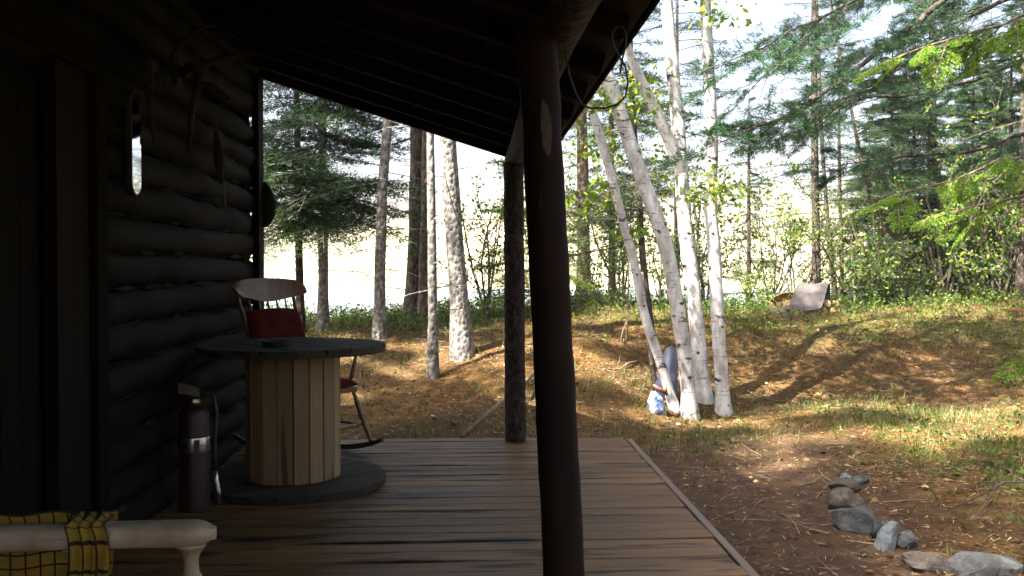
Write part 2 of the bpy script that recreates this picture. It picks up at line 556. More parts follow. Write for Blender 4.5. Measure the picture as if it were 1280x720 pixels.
M['stone_brown'] = mat_stone('brown_grey_stone', (0.085, 0.072, 0.060))
M['twig'] = mat_plain('dry_twig', (0.17, 0.115, 0.075), 0.9, 0, 0.4, 20)
M['stick_dark'] = mat_plain('dark_stick', (0.06, 0.045, 0.036), 0.9, 0, 0.4, 20)
M['red_tank'] = mat_plain('red_enamel', (0.028, 0.0032, 0.0032), 0.45, 0, 0.2, 4)
M['steel'] = mat_plain('bright_steel', (0.55, 0.55, 0.56), 0.28, 1.0, 0.15, 20)
M['black'] = mat_plain('black_rubber', (0.012, 0.012, 0.013), 0.55, 0, 0.3, 20)
M['card'] = mat_plain('paper_tag', (0.14, 0.11, 0.085), 0.9, 0, 0.15, 20)
M['antler'] = mat_plain('antler', (0.010, 0.008, 0.006), 0.8, 0, 0.4, 9, 0.3)
M['leather'] = mat_plain('pale_leather', (0.030, 0.024, 0.020), 0.85, 0, 0.3, 15)
M['cord'] = mat_plain('pale_cord', (0.16, 0.125, 0.09), 0.9, 0, 0.2, 30)
M['dark_cloth'] = mat_plain('dark_cloth', (0.012, 0.011, 0.012), 0.9, 0, 0.3, 20)
M['tar_sheet'] = mat_plain('brown_grey_sheet', (0.050, 0.044, 0.044), 0.8, 0, 0.3, 6, 0.2)
M['rust_sheet'] = mat_plain('brown_board', (0.12, 0.060, 0.030), 0.85, 0, 0.4, 7, 0.3)
M['split_wood'] = mat_plain('split_wood', (0.42, 0.30, 0.16), 0.85, 0, 0.35, 12, 0.3)
M['pale_plastic'] = mat_plain('pale_lilac_plastic', (0.10, 0.115, 0.185), 0.32, 0, 0.18, 5, 0.1)
def _camo():
    k = NT('mottled_blue_bag')
    n1 = k.noise(k.coord((1, 1, 1)), 17, 3, 0.6)
    k.color(k.ramp(n1, [(0.40, (0.02, 0.022, 0.03)), (0.44, (0.07, 0.12, 0.24)), (0.54, (0.07, 0.11, 0.20)), (0.60, (0.34, 0.37, 0.43))], 'LINEAR'))
    k.rough(0.3); k.bump(n1, 0.4, 0.01)
    return k.m
M['bag'] = _camo()
M['red_brown'] = mat_plain('red_brown_wood', (0.10, 0.035, 0.022), 0.6, 0, 0.3, 10)
M['orange_skin'] = mat_plain('tan_wood', (0.45, 0.24, 0.12), 0.7, 0, 0.3, 10)
def _mirror():
    k = NT('mirror_glass'); k.color((0.82, 0.86, 0.90)); k.metal(1.0); k.rough(0.03)
    return k.m
M['mirror'] = _mirror()
M['litter_white'] = mat_plain('bleached_scrap', (0.34, 0.32, 0.29), 0.8, 0, 0.3, 20)

# ================================================================== the setting
def _ground_mat():
    k = NT('forest_floor')
    v = k.coord((1, 1, 1))
    n1 = k.noise(v, 0.9, 4, 0.6)
    n2 = k.noise(v, 7.0, 6, 0.7)
    n3 = k.noise(v, 48.0, 4, 0.7)
    n4 = k.noise(v, 2.6, 5, 0.65, 0.4)
    c = k.ramp(n2, [(0.30, (0.024, 0.011, 0.0045)), (0.50, (0.092, 0.046, 0.016)), (0.70, (0.215, 0.125, 0.048))])
    c = k.mix(k.ramp(n1, [(0.42, (0, 0, 0)), (0.60, (1, 1, 1))]), c, k.mix(n3, (0.020, 0.013, 0.006), (0.095, 0.058, 0.024)))
    at_ = k.n('ShaderNodeAttribute'); at_.attribute_name = 'moss'
    ms = k.math('MULTIPLY', at_.outputs['Fac'], k.ramp(n4, [(0.42, (0, 0, 0)), (0.58, (1, 1, 1))]))
    c = k.mix(ms, c, k.mix(n3, (0.028, 0.040, 0.007), (0.100, 0.105, 0.018)))
    ap = k.n('ShaderNodeAttribute'); ap.attribute_name = 'path'
    soil = k.ramp(n2, [(0.3, (0.032, 0.020, 0.012)), (0.7, (0.090, 0.055, 0.031))])
    c = k.mix(ap.outputs['Fac'], c, soil)
    c = k.mix(0.55, c, k.ramp(n3, [(0.25, (0.45, 0.42, 0.40)), (0.75, (1.25, 1.25, 1.25))]), 'MULTIPLY')
    k.color(c); k.rough(0.95); k.spec(0.15)
    k.bump(k.math('ADD', n2, k.math('MULTIPLY', n3, 0.5)), 0.8, 0.03)
    return k.m
M['ground'] = _ground_mat()

def path_mask(x, y):
    a = smooth((x - 0.9) / 0.4) * (1 - smooth((x - (2.1 + 0.16 * (y - 4.0)) + 0.12 * np.sin(y * 3)) / 0.5)) * (1 - smooth((y - 8.0) / 1.2))
    return a
def moss_mask(x, y):
    a = np.maximum(smooth((y - 11.0) / 1.5), 0.12 * smooth((y - 7.3) / .8))
    b = smooth((x - 2.7) / 0.9) * (1 - smooth((y - 8.4) / 2.2)) * 0.9
    c = smooth((x - 5.0) / 2.0) * 0.8
    return np.clip(np.maximum(np.maximum(a, b), c), 0, 1)

def make_ground():
    xs = np.concatenate([np.linspace(-60, -8, 14)[:-1], np.linspace(-8, 12, 190), np.linspace(12, 60, 14)[1:]])
    ys = np.concatenate([np.linspace(-40, 2, 12)[:-1], np.linspace(2, 17, 170), np.linspace(17, 32, 24)[1:], [40, 60, 90, 130]])
    X, Y = np.meshgrid(xs, ys)
    Z = terrain(X, Y)
    under = (X < 1.05) & (Y < 6.8)
    Z = np.where(under, np.minimum(Z, G0 - 0.10), Z)
    nx, ny = len(xs), len(ys)
    me = bpy.data.meshes.new('ground')
    idx = np.arange(nx * ny).reshape(ny, nx)
    F = np.stack([idx[:-1, :-1], idx[:-1, 1:], idx[1:, 1:], idx[1:, :-1]], -1).reshape(-1, 4)
    me.from_pydata(np.stack([X, Y, Z], -1).reshape(-1, 3).tolist(), [], F.tolist())
    for nm, fn in (('path', path_mask), ('moss', moss_mask)):
        a = me.attributes.new(nm, 'FLOAT', 'POINT')
        a.data.foreach_set('value', fn(X, Y).reshape(-1).astype(np.float32))
    me.polygons.foreach_set('use_smooth', [True] * len(me.polygons))
    me.materials.append(M['ground'])
    me.update()
    tag(link('ground', me), kind='structure')
make_ground()

def _water():
    k = NT('lake_water')
    k.color((0.05, 0.075, 0.085)); k.rough(0.30)
    n1 = k.noise(k.coord((0.5, 2.0, 1)), 1.0, 3, 0.6)
    k.bump(n1, 0.9, 0.25)
    return k.m
wm = MB().add([(-260, 21, -3.0), (260, 21, -3.0), (260, 205, -3.0), (-260, 205, -3.0)], [(0, 1, 2, 3)])
tag(wm.build('water', _water()), kind='structure')

def _hill():
    k = NT('far_shore')
    n1 = k.noise(k.coord((1, 1, 1)), 0.09, 5, 0.65)
    k.color(k.ramp(n1, [(0.3, (0.16, 0.16, 0.07)), (0.5, (0.30, 0.25, 0.14)), (0.7, (0.40, 0.34, 0.22))]))
    k.rough(0.95); k.spec(0.1)
    return k.m
def hill_z(x, y):
    h = 14.0 + 3.2 * np.sin(x * 0.021 + 0.6) + 2.2 * np.sin(x * 0.047 + 2.0) + 3.0 * smooth((x - 20) / 70)
    s = smooth((y - 190) / 110.0)
    return -3.15 + (h + 3.2) * s + 0.5 * np.sin(x * 0.2 + y * .13) * s + 0.05 * np.maximum(0, y - 300)
def make_hills():
    xs = np.linspace(-420, 420, 121); ys = np.concatenate([np.linspace(188, 310, 26), np.linspace(325, 560, 8)])
    X, Y = np.meshgrid(xs, ys); Z = hill_z(X, Y)
    nx, ny = len(xs), len(ys)
    idx = np.arange(nx * ny).reshape(ny, nx)
    F = np.stack([idx[:-1, :-1], idx[:-1, 1:], idx[1:, 1:], idx[1:, :-1]], -1).reshape(-1, 4)
    me = bpy.data.meshes.new('hills')
    me.from_pydata(np.stack([X, Y, Z], -1).reshape(-1, 3).tolist(), [], F.tolist())
    me.polygons.foreach_set('use_smooth', [True] * len(me.polygons))
    me.materials.append(_hill()); me.update()
    tag(link('hills', me), kind='structure')
make_hills()

# ================================================================== porch deck
DECK_X0, DECK_X1, DECK_Y1 = -1.60, 1.125, 7.05
deck = thing('porch_deck', 'low wooden porch deck of weathered brown boards in front of the log cabin', 'deck', (0, 0, 0))
board_meshes = []
for k in range(6):
    b = MB(); rr = np.random.default_rng(100 + k)
    L = DECK_X1 - DECK_X0
    n = 7; grid = []
    xs = np.linspace(-L / 2, L / 2, n)
    w = 0.131
    for i, x in enumerate(xs):
        e = 0.0025 * rr.standard_normal(); c = 0.0015 * rr.standard_normal()
        grid.append([(x, -w / 2 + e, -0.038), (x, -w / 2 + e, -0.004), (x, -w / 2 + .004 + e, c), (x, 0.0, c + 0.0012 * rr.standard_normal() ), (x, w / 2 - .004, c), (x, w / 2, -0.004), (x, w / 2, -0.038)])
    vs = [p for r_ in grid for p in r_]
    m_ = 7
    f = []
    for i in range(n - 1):
        for j in range(m_):
            j2 = (j + 1) % m_
            f.append((i * m_ + j, (i + 1) * m_ + j, (i + 1) * m_ + j2, i * m_ + j2))
    f.append(tuple(range(m_))); f.append(tuple(reversed([(n - 1) * m_ + j for j in range(m_)])))
    b.add(vs, f)
    board_meshes.append(b.mesh('board', M['deck']))
nb = 0
y = DECK_Y1 - 0.07
while y > -2.0:
    o = link('board', board_meshes[nb % 6], deck)
    o.location = ((DECK_X0 + DECK_X1) / 2 + random.uniform(-.006, .006) - 0.006, y, random.uniform(-.0025, .0025))
    o.rotation_euler = (R(random.uniform(-.5, .5)), 0, R(1.1 + random.uniform(-.12, .12)) + (math.pi if random.random() < .5 else 0))
    y -= 0.1415; nb += 1
MB().box((DECK_X1 + 0.022, 2.45, -0.072), (0.040, 9.0, 0.15), ch=0.004).build('edge_board', M['deck_trim'], deck)
MB().box(((DECK_X0 + DECK_X1) / 2 + 0.02, 7.03, -0.125), (2.7, 0.04, 0.14), ch=0.004).build('end_board', M['deck_trim'], deck)
for x in (-1.4, -0.75, -0.1, 0.5, 0.98):
    MB().box((x, 2.45, -0.12), (0.045, 9.0, 0.15)).build('joist', M['rafter'], deck)

# ================================================================== log cabin
cabin = thing('log_cabin', 'dark brown log cabin with a low porch roof on log posts', 'cabin', (-1.68, 2.5, 0))
def child(o):
    """keep world place while the cabin's origin is at its base"""
    o.location = Vector(o.location) - Vector(cabin.location)
    return o
PITCH = 0.170; LR = 0.094; WX = -1.68
def log_mesh(L, seed, axis='y'):
    b = MB(); n = max(5, int(L / 0.13) + 1)
    pts, rad = [], []
    for i in range(n):
        t = -L / 2 + L * i / (n - 1)
        jx = 0.010 * noise.noise(Vector((t * 0.8, seed * 3.1, 0))); jz = 0.010 * noise.noise(Vector((t * .7, seed * 5.3, 4)))
        pts.append((jx, t, jz) if axis == 'y' else (t, jx, jz))
        rad.append(LR * (1 + 0.10 * noise.noise(Vector((t * 1.1, seed * 7.7, 9))) + 0.06 * math.sin(seed * 9.1)))
    b.tube(pts, rad, 16, 0.30, 5.5, seed=seed)
    return b.mesh('log', M['log'] if axis == 'y' else M['log_x'], True, 50)
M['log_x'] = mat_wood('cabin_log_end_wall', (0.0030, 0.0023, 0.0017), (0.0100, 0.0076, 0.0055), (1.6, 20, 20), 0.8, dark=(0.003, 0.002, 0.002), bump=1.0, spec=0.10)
def put(o, loc):
    o.location = Vector(loc) - Vector(cabin.location)
    return o
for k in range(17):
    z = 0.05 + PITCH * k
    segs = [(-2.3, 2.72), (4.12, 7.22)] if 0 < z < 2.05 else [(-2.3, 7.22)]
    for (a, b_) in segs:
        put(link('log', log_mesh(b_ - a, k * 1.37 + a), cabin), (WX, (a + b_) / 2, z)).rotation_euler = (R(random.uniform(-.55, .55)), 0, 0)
        if k < 16 and a > 0:
            c = MB(); pts = []; rad = []
            for i in range(44):
                t = a + (b_ - a) * i / 43
                q = noise.noise(Vector((t * 4.6, k * 4.4, 1.0)))
                pts.append((WX + 0.058, t - (a + b_) / 2, PITCH / 2)); rad.append(max(0.002, -0.002 + 0.050 * q))
            pts = [(p[0] - WX, p[1], p[2]) for p in pts]
            c.tube(pts, rad, 6, 0.5, 14)
            put(c.build('chinking', M['chink'], cabin, True), (WX, (a + b_) / 2, z))
# end wall (far), rear wall and near wall
GY = 7.05
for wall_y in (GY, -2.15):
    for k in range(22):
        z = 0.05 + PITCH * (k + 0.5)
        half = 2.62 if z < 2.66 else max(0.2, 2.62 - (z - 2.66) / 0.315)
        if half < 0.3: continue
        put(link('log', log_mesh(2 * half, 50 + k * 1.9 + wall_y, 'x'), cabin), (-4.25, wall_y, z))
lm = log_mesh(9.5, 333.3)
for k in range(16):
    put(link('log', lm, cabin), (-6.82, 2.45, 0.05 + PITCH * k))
cb = MB().box((0, 0, 0), (0.05, 0.16, 2.66), ch=0.006)
put(cb.build('corner_board', M['door'], cabin), (-1.575, 7.155, 1.33))

for (cx_, cy_, sx_, sy_) in ((-1.735, 2.43, .02, 9.1), (-4.25, 6.985, 4.95, .02)):  # unseen panels added to stop light leaking between the logs
    put(MB().box((0, 0, 0), (sx_, sy_, 2.68)).build('light_block_panel', M['door'], cabin), (cx_, cy_, 1.34))
# door
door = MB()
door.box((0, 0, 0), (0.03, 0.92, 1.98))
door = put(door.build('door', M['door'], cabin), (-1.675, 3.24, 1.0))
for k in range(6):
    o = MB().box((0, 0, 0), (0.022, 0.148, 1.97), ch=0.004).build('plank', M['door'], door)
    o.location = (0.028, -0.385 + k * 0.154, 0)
o = MB().tube([(0, 0, -.06), (.035, 0, -.06), (.045, 0, -.03), (.045, 0, .05), (.035, 0, .08), (0, 0, .08)], 0.009, 6).build('handle', M['black'], door, True)
o.location = (0.04, -0.36 + 0.04, -0.12)
put(MB().box((0, 0, 0), (0.05, 0.30, 2.06), ch=0.005).build('door_jamb', M['door'], cabin), (-1.60, 3.87, 1.02))
put(MB().box((0, 0, 0), (0.05, 0.20, 2.06), ch=0.005).build('door_jamb', M['door'], cabin), (-1.60, 2.68, 1.02))
put(MB().box((0, 0, 0), (0.035, 0.11, 2.18), ch=0.005).build('door_casing', M['rafter'], cabin), (-1.566, 4.10, 1.09))
put(MB().box((0, 0, 0), (0.035, 0.11, 2.18), ch=0.005).build('door_casing', M['rafter'], cabin), (-1.566, 2.52, 1.09))
put(MB().box((0, 0, 0), (0.035, 1.47, 0.13), ch=0.005).build('door_casing', M['rafter'], cabin), (-1.566, 3.31, 2.115))

# roof
SL = 0.315; ANG = math.atan(SL)
EAVE_X, RIDGE_X, ROOF_Y0, ROOF_Y1 = 0.595, -4.25, -2.6, 7.72
def zl(x):                      # underside of the rafters on the porch side
    return 2.04 + SL * (0.565 - x)
def roof_side(sgn):
    """points on the slope: s metres up from the eave"""
    L = (EAVE_X - RIDGE_X) / math.cos(ANG)
    return L
L_SL = roof_side(1)
roof_me = MB()
e0 = Vector((EAVE_X + .02, 0, zl(EAVE_X) + 0.125)); rg = Vector((RIDGE_X, 0, zl(RIDGE_X) + 0.135))
e1 = Vector((2 * RIDGE_X - EAVE_X - .02, 0, e0.z))
prof = [(e0.x, e0.z), (rg.x, rg.z), (e1.x, e1.z), (e1.x, e1.z + .012), (rg.x, rg.z + .012), (e0.x, e0.z + .012)]
n = len(prof)
vs = [(x, ROOF_Y0 - .02, z) for x, z in prof] + [(x, ROOF_Y1 + .02, z) for x, z in prof]
fs = [(0, 1, 4, 5), (1, 2, 3, 4), (n + 5, n + 4, n + 1, n), (n + 4, n + 3, n + 2, n + 1)] + [(i, (i + 1) % n, n + (i + 1) % n, n + i) for i in range(n)]
roof = MB().add([(Vector(p) - Vector(cabin.location)) for p in vs], fs).build('roof', M['roofing'], cabin)
def on_roof(o, loc, ry=0.0):
    o.location = Vector(loc) - Vector(cabin.location)
    o.rotation_euler = (0, ry, 0)
    return o
rb = [MB().box((0, 0, 0), (0.176, ROOF_Y1 - ROOF_Y0, 0.022), ch=0.002).mesh('roof_board', M['roof_board']) for _ in range(1)][0]
for side in (1, -1):
    nbd = int(L_SL / 0.182)
    for k in range(nbd):
        s = 0.09 + k * 0.182
        x = EAVE_X - s * math.cos(ANG); z = zl(x) + 0.092 + 0.013
        if side < 0: x = 2 * RIDGE_X - x
        on_roof(link('roof_board', rb, roof), (x, (ROOF_Y0 + ROOF_Y1) / 2 + random.uniform(-.015, .015), z + random.uniform(0, .003)), ANG * side)
rl = 2.55
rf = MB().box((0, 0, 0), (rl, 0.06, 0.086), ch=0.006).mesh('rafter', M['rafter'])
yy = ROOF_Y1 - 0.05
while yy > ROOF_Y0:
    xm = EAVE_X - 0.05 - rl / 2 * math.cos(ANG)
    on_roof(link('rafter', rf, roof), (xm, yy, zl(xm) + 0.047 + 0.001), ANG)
    yy -= 0.61
fas = MB().box((0, 0, 0), (0.018, ROOF_Y1 - ROOF_Y0, 0.030), ch=0.003).build('eave_strip', M['rafter'], roof)
on_roof(fas, (EAVE_X + 0.008, (ROOF_Y0 + ROOF_Y1) / 2, zl(EAVE_X) + 0.099), 0)

# beam and posts
PX = 0.311
bm_ = MB(); pts = [(PX + .008 * math.sin(t * 1.3), t, 2.060 + .006 * math.sin(t * 2.1 + 1)) for t in np.linspace(-2.2, 7.16, 16)]
bm_.tube([Vector(p) - Vector(cabin.location) for p in pts], [0.070 + 0.004 * math.sin(i * 1.7) for i in range(16)], 12, 0.08, 5)
bm_.build('porch_beam', M['bark_post'], cabin, True, 50)
def post(px_top, px_bot, Y, r, z1, mat, dx=0.0):
    b = MB(); n = 34; pts = []; rad = []
    for i in range(n):
        t = i / (n - 1)
        x = PX + dx * (1 - t) * 0 + (px_bot + (px_top - px_bot) * t) * 1.0
        pts.append(Vector((x, Y, 0.002 + (z1 - 0.002) * t)) - Vector(cabin.location)); rad.append(r * (1.04 - 0.08 * t + 0.015 * noise.noise(Vector((t * 5, Y, 0)))))
    b.tube(pts, rad, 20, 0.07, 9.0, seed=Y)
    return b.build('porch_post', mat, cabin, True, 50)
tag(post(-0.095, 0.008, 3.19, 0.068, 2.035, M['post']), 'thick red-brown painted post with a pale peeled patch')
tag(post(-0.012, 0.004, 6.93, 0.074, 2.012, M['bark_post']), 'slender unpainted log post with bark on')
nb_ = MB().tube([Vector((PX - .06, y_, 2.06)) - Vector(cabin.location) for y_ in (-.9, -.8)], [.066, .066], 10)
b = MB(); b.tube([Vector((PX + .01, -1.0, z_)) - Vector(cabin.location) for z_ in np.linspace(0.002, 2.03, 6)], 0.064, 12, .06, 4); b.build('porch_post', M['post'], cabin, True, 50)

# ================================================================== things on the porch
# ---- cable spool used as a table
SPX, SPY, SR, DR = -1.035, 5.59, 0.535, 0.272
spool = thing('spool_table', 'big wooden cable spool used as a round table beside the log wall', 'table', (SPX, SPY, 0))
def clipped_plank(x0, x1, r, n=9):
    """part of a disc between two chords"""
    up, dn = [], []
    x0 = max(x0, -r * .999); x1 = min(x1, r * .999)
    for i in range(n):
        x = x0 + (x1 - x0) * i / (n - 1)
        h = math.sqrt(max(1e-6, r * r - x * x))
        dn.append((x, -h)); up.append((x, h))
    return dn + up[::-1]
def spool_disc(name, z0, flip):
    lay = MB().prism([(SR * .99 * math.cos(a), SR * .99 * math.sin(a)) for a in np.linspace(0, 2 * math.pi, 41)[:-1]], z0 + (0.022 if flip else 0), z0 + (0.042 if flip else 0.02))
    base = lay.build(name, M['disc'], spool)
    z = z0 if flip else z0 + 0.020
    if name == 'table_top': z = z0 + 0.020
    n = 7; w = 2 * SR / n
    for k in range(n):
        g = 0.0045
        p = MB().prism(clipped_plank(-SR + k * w + g, -SR + (k + 1) * w - g, SR + random.uniform(-.006, .004)), z, z + 0.022 + random.uniform(-.0015, .0015))
        o = p.build('plank', M['disc'], base)
    base.rotation_euler = (0, 0, R(38 if name == 'table_top' else -52))
    return base
spool_disc('bottom_disc', 0.004, False)
spool_disc('table_top', 0.770, False)
NS = 19
st = MB()
wd = 2 * DR * math.sin(math.pi / NS) - 0.009
stave = MB().box((0, 0, 0), (0.024, wd, 0.726), ch=0.006).mesh('stave', M['spool'])
for k in range(NS):
    a = 2 * math.pi * (k + .3) / NS
    o = link('stave', stave, spool)
    rr_ = DR * math.cos(math.pi / NS) - 0.012 + random.uniform(-.002, .002)
    o.location = (rr_ * math.cos(a), rr_ * math.sin(a), 0.046 + 0.363)
    o.rotation_euler = (0, 0, a)
MB().lathe([(DR - .035, 0.047), (DR - .035, 0.769)], 24).build('core', M['disc'], spool)
# dark ashtray on the table
tray = MB().lathe([(0.050, 0.0), (0.070, 0.004), (0.078, 0.030), (0.072, 0.031), (0.062, 0.010), (0.002, 0.008)], 20)
tray = tray.build('ashtray', M['black'], None, True, 40)
tray.location = at(345, 430, 5.42); tray.location.z = 0.8135
tag(tray, 'small dark dish on the spool table in front of the red back cushion', 'dish')

# ---- rocking chair
RC = thing('rocking_chair', 'brown wooden rocking chair with red seat and back cushions behind the spool table', 'chair', (-1.085, 6.47, 0), R(-35))
def turned(p, q, r, seg=8, beads=(0.25, 0.5, 0.75)):
    p, q = Vector(p), Vector(q); n = 17; pts = []; rad = []
    for i in range(n):
        t = i / (n - 1)
        s = 0.78 + 0.42 * math.sin(math.pi * t) ** 2
        for bt in beads:
            s += 0.30 * math.exp(-((t - bt) / 0.022) ** 2) - 0.12 * math.exp(-((abs(t - bt) - 0.055) / 0.025) ** 2)
        pts.append(p.lerp(q, t)); rad.append(r * s)
    return MB().tube(pts, rad, seg)
RR = 1.12
def rock_z(x): return RR - math.sqrt(RR * RR - x * x)
for s in (1, -1):
    yk = 0.235 * s; b = MB(); vs = []
    xs = np.linspace(-0.47, 0.43, 17)
    for x in xs:
        z = rock_z(x) + 0.003; hh = 0.038 * (1 - 0.35 * abs(x / .47) ** 3)
        vs += [(x, yk - .014, z), (x, yk + .014, z), (x, yk + .014, z + hh), (x, yk - .014, z + hh)]
    f = []
    for i in range(len(xs) - 1):
        for j in range(4):
            j2 = (j + 1) % 4
            f.append((i * 4 + j, i * 4 + j2, (i + 1) * 4 + j2, (i + 1) * 4 + j))
    f += [(0, 1, 2, 3), tuple(len(xs) * 4 - 1 - i for i in range(4))]
    b.add(vs, f).build('rocker', M['varnish_dark'], RC)
    for (xb, xt) in ((0.33, 0.205), (-0.27, -0.19)):
        turned((xb, yk, rock_z(xb) + .035), (xt, 0.195 * s, 0.425), 0.0165).build('leg', M['varnish'], RC, True)
    turned((0.28, 0.225 * s, 0.19), (-0.238, 0.221 * s, 0.21), 0.010).build('stretcher', M['varnish'], RC, True)
    # arm with its supports
    arm = MB(); pts = [(-0.30, 0.265 * s, 0.665), (-0.1, 0.285 * s, 0.672), (0.12, 0.29 * s, 0.668), (0.20, 0.285 * s, 0.655)]
    arm.tube(pts, [0.022, 0.026, 0.032, 0.022], 8, oval=0.5).build('arm', M['varnish'], RC, True)
    turned((0.14, 0.235 * s, 0.455), (0.155, 0.285 * s, 0.655), 0.014).build('arm_support', M['varnish'], RC, True)
    turned((-0.02, 0.235 * s, 0.455), (-0.03, 0.285 * s, 0.66), 0.010).build('arm_support', M['varnish'], RC, True)
    turned((-0.21, 0.20 * s, 0.45), (-0.415, 0.255 * s, 1.06), 0.0155, beads=(0.2, 0.45, .85)).build('back_post', M['varnish'], RC, True)
turned((0.27, 0.225, 0.20), (0.27, -0.225, 0.20), 0.012).build('stretcher', M['varnish'], RC, True)
turned((-0.24, 0.222, 0.20), (-0.24, -0.222, 0.20), 0.010).build('stretcher', M['varnish'], RC, True)
def rounded(w0, w1, d, n=6, r=0.08):
    pts = []
    for (cx, cy, a0) in ((d / 2 - r, w1 / 2 - r, 0), (-d / 2 + r, w0 / 2 - r, 90), (-d / 2 + r, -w0 / 2 + r, 180), (d / 2 - r, -w1 / 2 + r, 270)):
        for i in range(n):
            a = R(a0 + 90 * i / (n - 1)); pts.append((cx + r * math.cos(a), cy + r * math.sin(a)))
    return pts
MB().prism(rounded(0.44, 0.50, 0.49), 0.420, 0.452).build('seat', M['varnish'], RC)
def pad(n, w, d, th, name, mat, parent, mtx, tufts=()):
    b = MB(); top = []; bot = []
    for i in range(n):
        rt, rb_ = [], []
        for j in range(n):
            u = -1 + 2 * i / (n - 1); v = -1 + 2 * j / (n - 1)
            uu = u * (1 - 0.06 * v * v); vv = v * (1 - 0.06 * u * u)
            e = (1 - u ** 6) * (1 - v ** 6)
            hgt = th * (0.15 + 0.85 * max(0, e) ** 0.45)
            for (tu, tv) in tufts:
                hgt -= th * 0.38 * math.exp(-((u - tu) ** 2 + (v - tv) ** 2) / 0.02)
            rt.append(mtx @ Vector((uu * d / 2, vv * w / 2, hgt))); rb_.append(mtx @ Vector((uu * d / 2, vv * w / 2, 0 if e > 0 else th * .1)))
        top.append(rt); bot.append(rb_)
    m_ = n; v = [p for r_ in top for p in r_] + [p for r_ in bot for p in r_]; N = n * n; f = []
    for i in range(n - 1):
        for j in range(n - 1):
            a, b2, c, d_ = i * m_ + j, (i + 1) * m_ + j, (i + 1) * m_ + j + 1, i * m_ + j + 1
            f.append((a, b2, c, d_)); f.append((N + d_, N + c, N + b2, N + a))
    edge = [i * m_ for i in range(n)] + [(n - 1) * m_ + j for j in range(1, n)] + [i * m_ + n - 1 for i in range(n - 2, -1, -1)] + [j for j in range(n - 2, 0, -1)]
    for k in range(len(edge)):
        a = edge[k]; c = edge[(k + 1) % len(edge)]
        f.append((a, c, N + c, N + a))
    return b.add(v, f).build(name, mat, parent, True)
TU = [(-.45, -.4), (-.45, .4), (.45, -.4), (.45, .4), (0, 0)]
pad(15, 0.47, 0.47, 0.055, 'seat_cushion', M['red_cloth'], RC, Matrix.Translation((0.015, 0, 0.454)), TU)
# back: spindles, crest rail, cushion
bd = Vector((-0.205, 0, 0.61)).normalized()
for k in range(5):
    y0 = -0.14 + 0.07 * k
    turned((-0.215, y0 * .95, 0.45), (-0.41, y0 * 1.2, 1.05), 0.0085, 6, beads=(0.3, .7)).build('spindle', M['varnish'], RC, True)
rows = []
for i in range(15):
    v = -1 + 2 * i / 14
    yk = v * 0.325
    xo = -0.445 + 0.055 * v * v
    top = 1.175 - 0.035 * abs(v) ** 3 - 0.030 * max(0, abs(v) - .86) / .14
    bot = 1.035 - 0.018 * math.cos(v * math.pi * 1.0) + 0.020 * max(0, abs(v) - .85) / .15
    rows.append([(xo + 0.045 * (1 - t) * 0.9, yk, bot + (top - bot) * t) for t in (0, .33, .66, 1)])
MB().sheet(rows, 0.022).build('crest_rail', M['varnish'], RC, True, 40)
ax = Vector((0, 1, 0)); nrm = ax.cross(bd).normalized()
if nrm.x < 0: nrm = -nrm
mt = Matrix((( -bd.x, ax.x, nrm.x, 0), (-bd.y, ax.y, nrm.y, 0), (-bd.z, ax.z, nrm.z, 0), (0, 0, 0, 1)))
mt.translation = Vector((-0.205, 0, 0.45)) + bd * 0.315 + nrm * 0.013
pad(15, 0.50, 0.46, 0.055, 'back_cushion', M['red_cloth'], RC, mt, TU)

# ---- fire extinguisher
fe = thing('fire_extinguisher', 'dark red fire extinguisher with a steel band standing against the log wall', 'extinguisher', (-1.432, 5.0, 0.003))
ER = 0.078
MB().lathe([(ER - .006, 0.0), (ER, 0.006), (ER, 0.47), (ER * .93, 0.505), (ER * .7, 0.532), (0.032, 0.545), (0.030, 0.553)], 24).build('tank', M['red_tank'], fe, True, 35)
band = MB().lathe([(ER + .0025, 0.305), (ER + .004, 0.31), (ER + .004, 0.375), (ER + .0025, 0.38)], 24).build('band', M['steel'], fe, True, 35)
MB().box((0, 0, 0), (0.03, 0.012, 0.062), ch=.003).build('buckle', M['steel'], band).location = (0.035, -ER + .002 - .004, 0.343)
MB().lathe([(0.024, 0.553), (0.030, 0.556), (0.030, 0.572), (0.022, 0.574)], 14).build('collar', M['steel'], fe, True, 35)
MB().lathe([(0.02, 0.574), (0.022, 0.60), (0.016, 0.612)], 12).build('valve', M['black'], fe, True, 40)
MB().box((0.02, -.01, 0.612), (0.12, 0.022, 0.012), Matrix.Rotation(R(12), 3, 'Y'), .003).build('lever', M['black'], fe)
MB().box((0.02, -.01, 0.585), (0.11, 0.022, 0.010), Matrix.Rotation(R(-4), 3, 'Y'), .003).build('carry_handle', M['black'], fe)
tg = MB().sheet([[(-0.075, -0.03, 0.66), (-0.07, -0.035, 0.605)], [(-0.02, -.045, 0.655), (-0.015, -.05, 0.60)], [(0.04, -0.05, 0.632), (0.045, -.05, 0.588)]], 0.0015).build('paper_tag', M['card'], fe)
hp = [(0.02, 0, 0.60), (0.06, -.005, 0.61), (0.105, -.01, 0.585), (0.118, -.015, 0.50), (0.112, -.02, 0.40), (0.108, -.02, 0.28), (0.112, -.02, 0.20)]
MB().tube(hp, 0.010, 8).build('hose', M['black'], fe, True)
MB().tube([(0.112, -.02, 0.205), (0.116, -.02, 0.15), (0.124, -.02, 0.10), (0.128, -.02, 0.03)], [0.011, 0.013, 0.016, 0.017], 8).build('nozzle', M['steel'], fe, True)

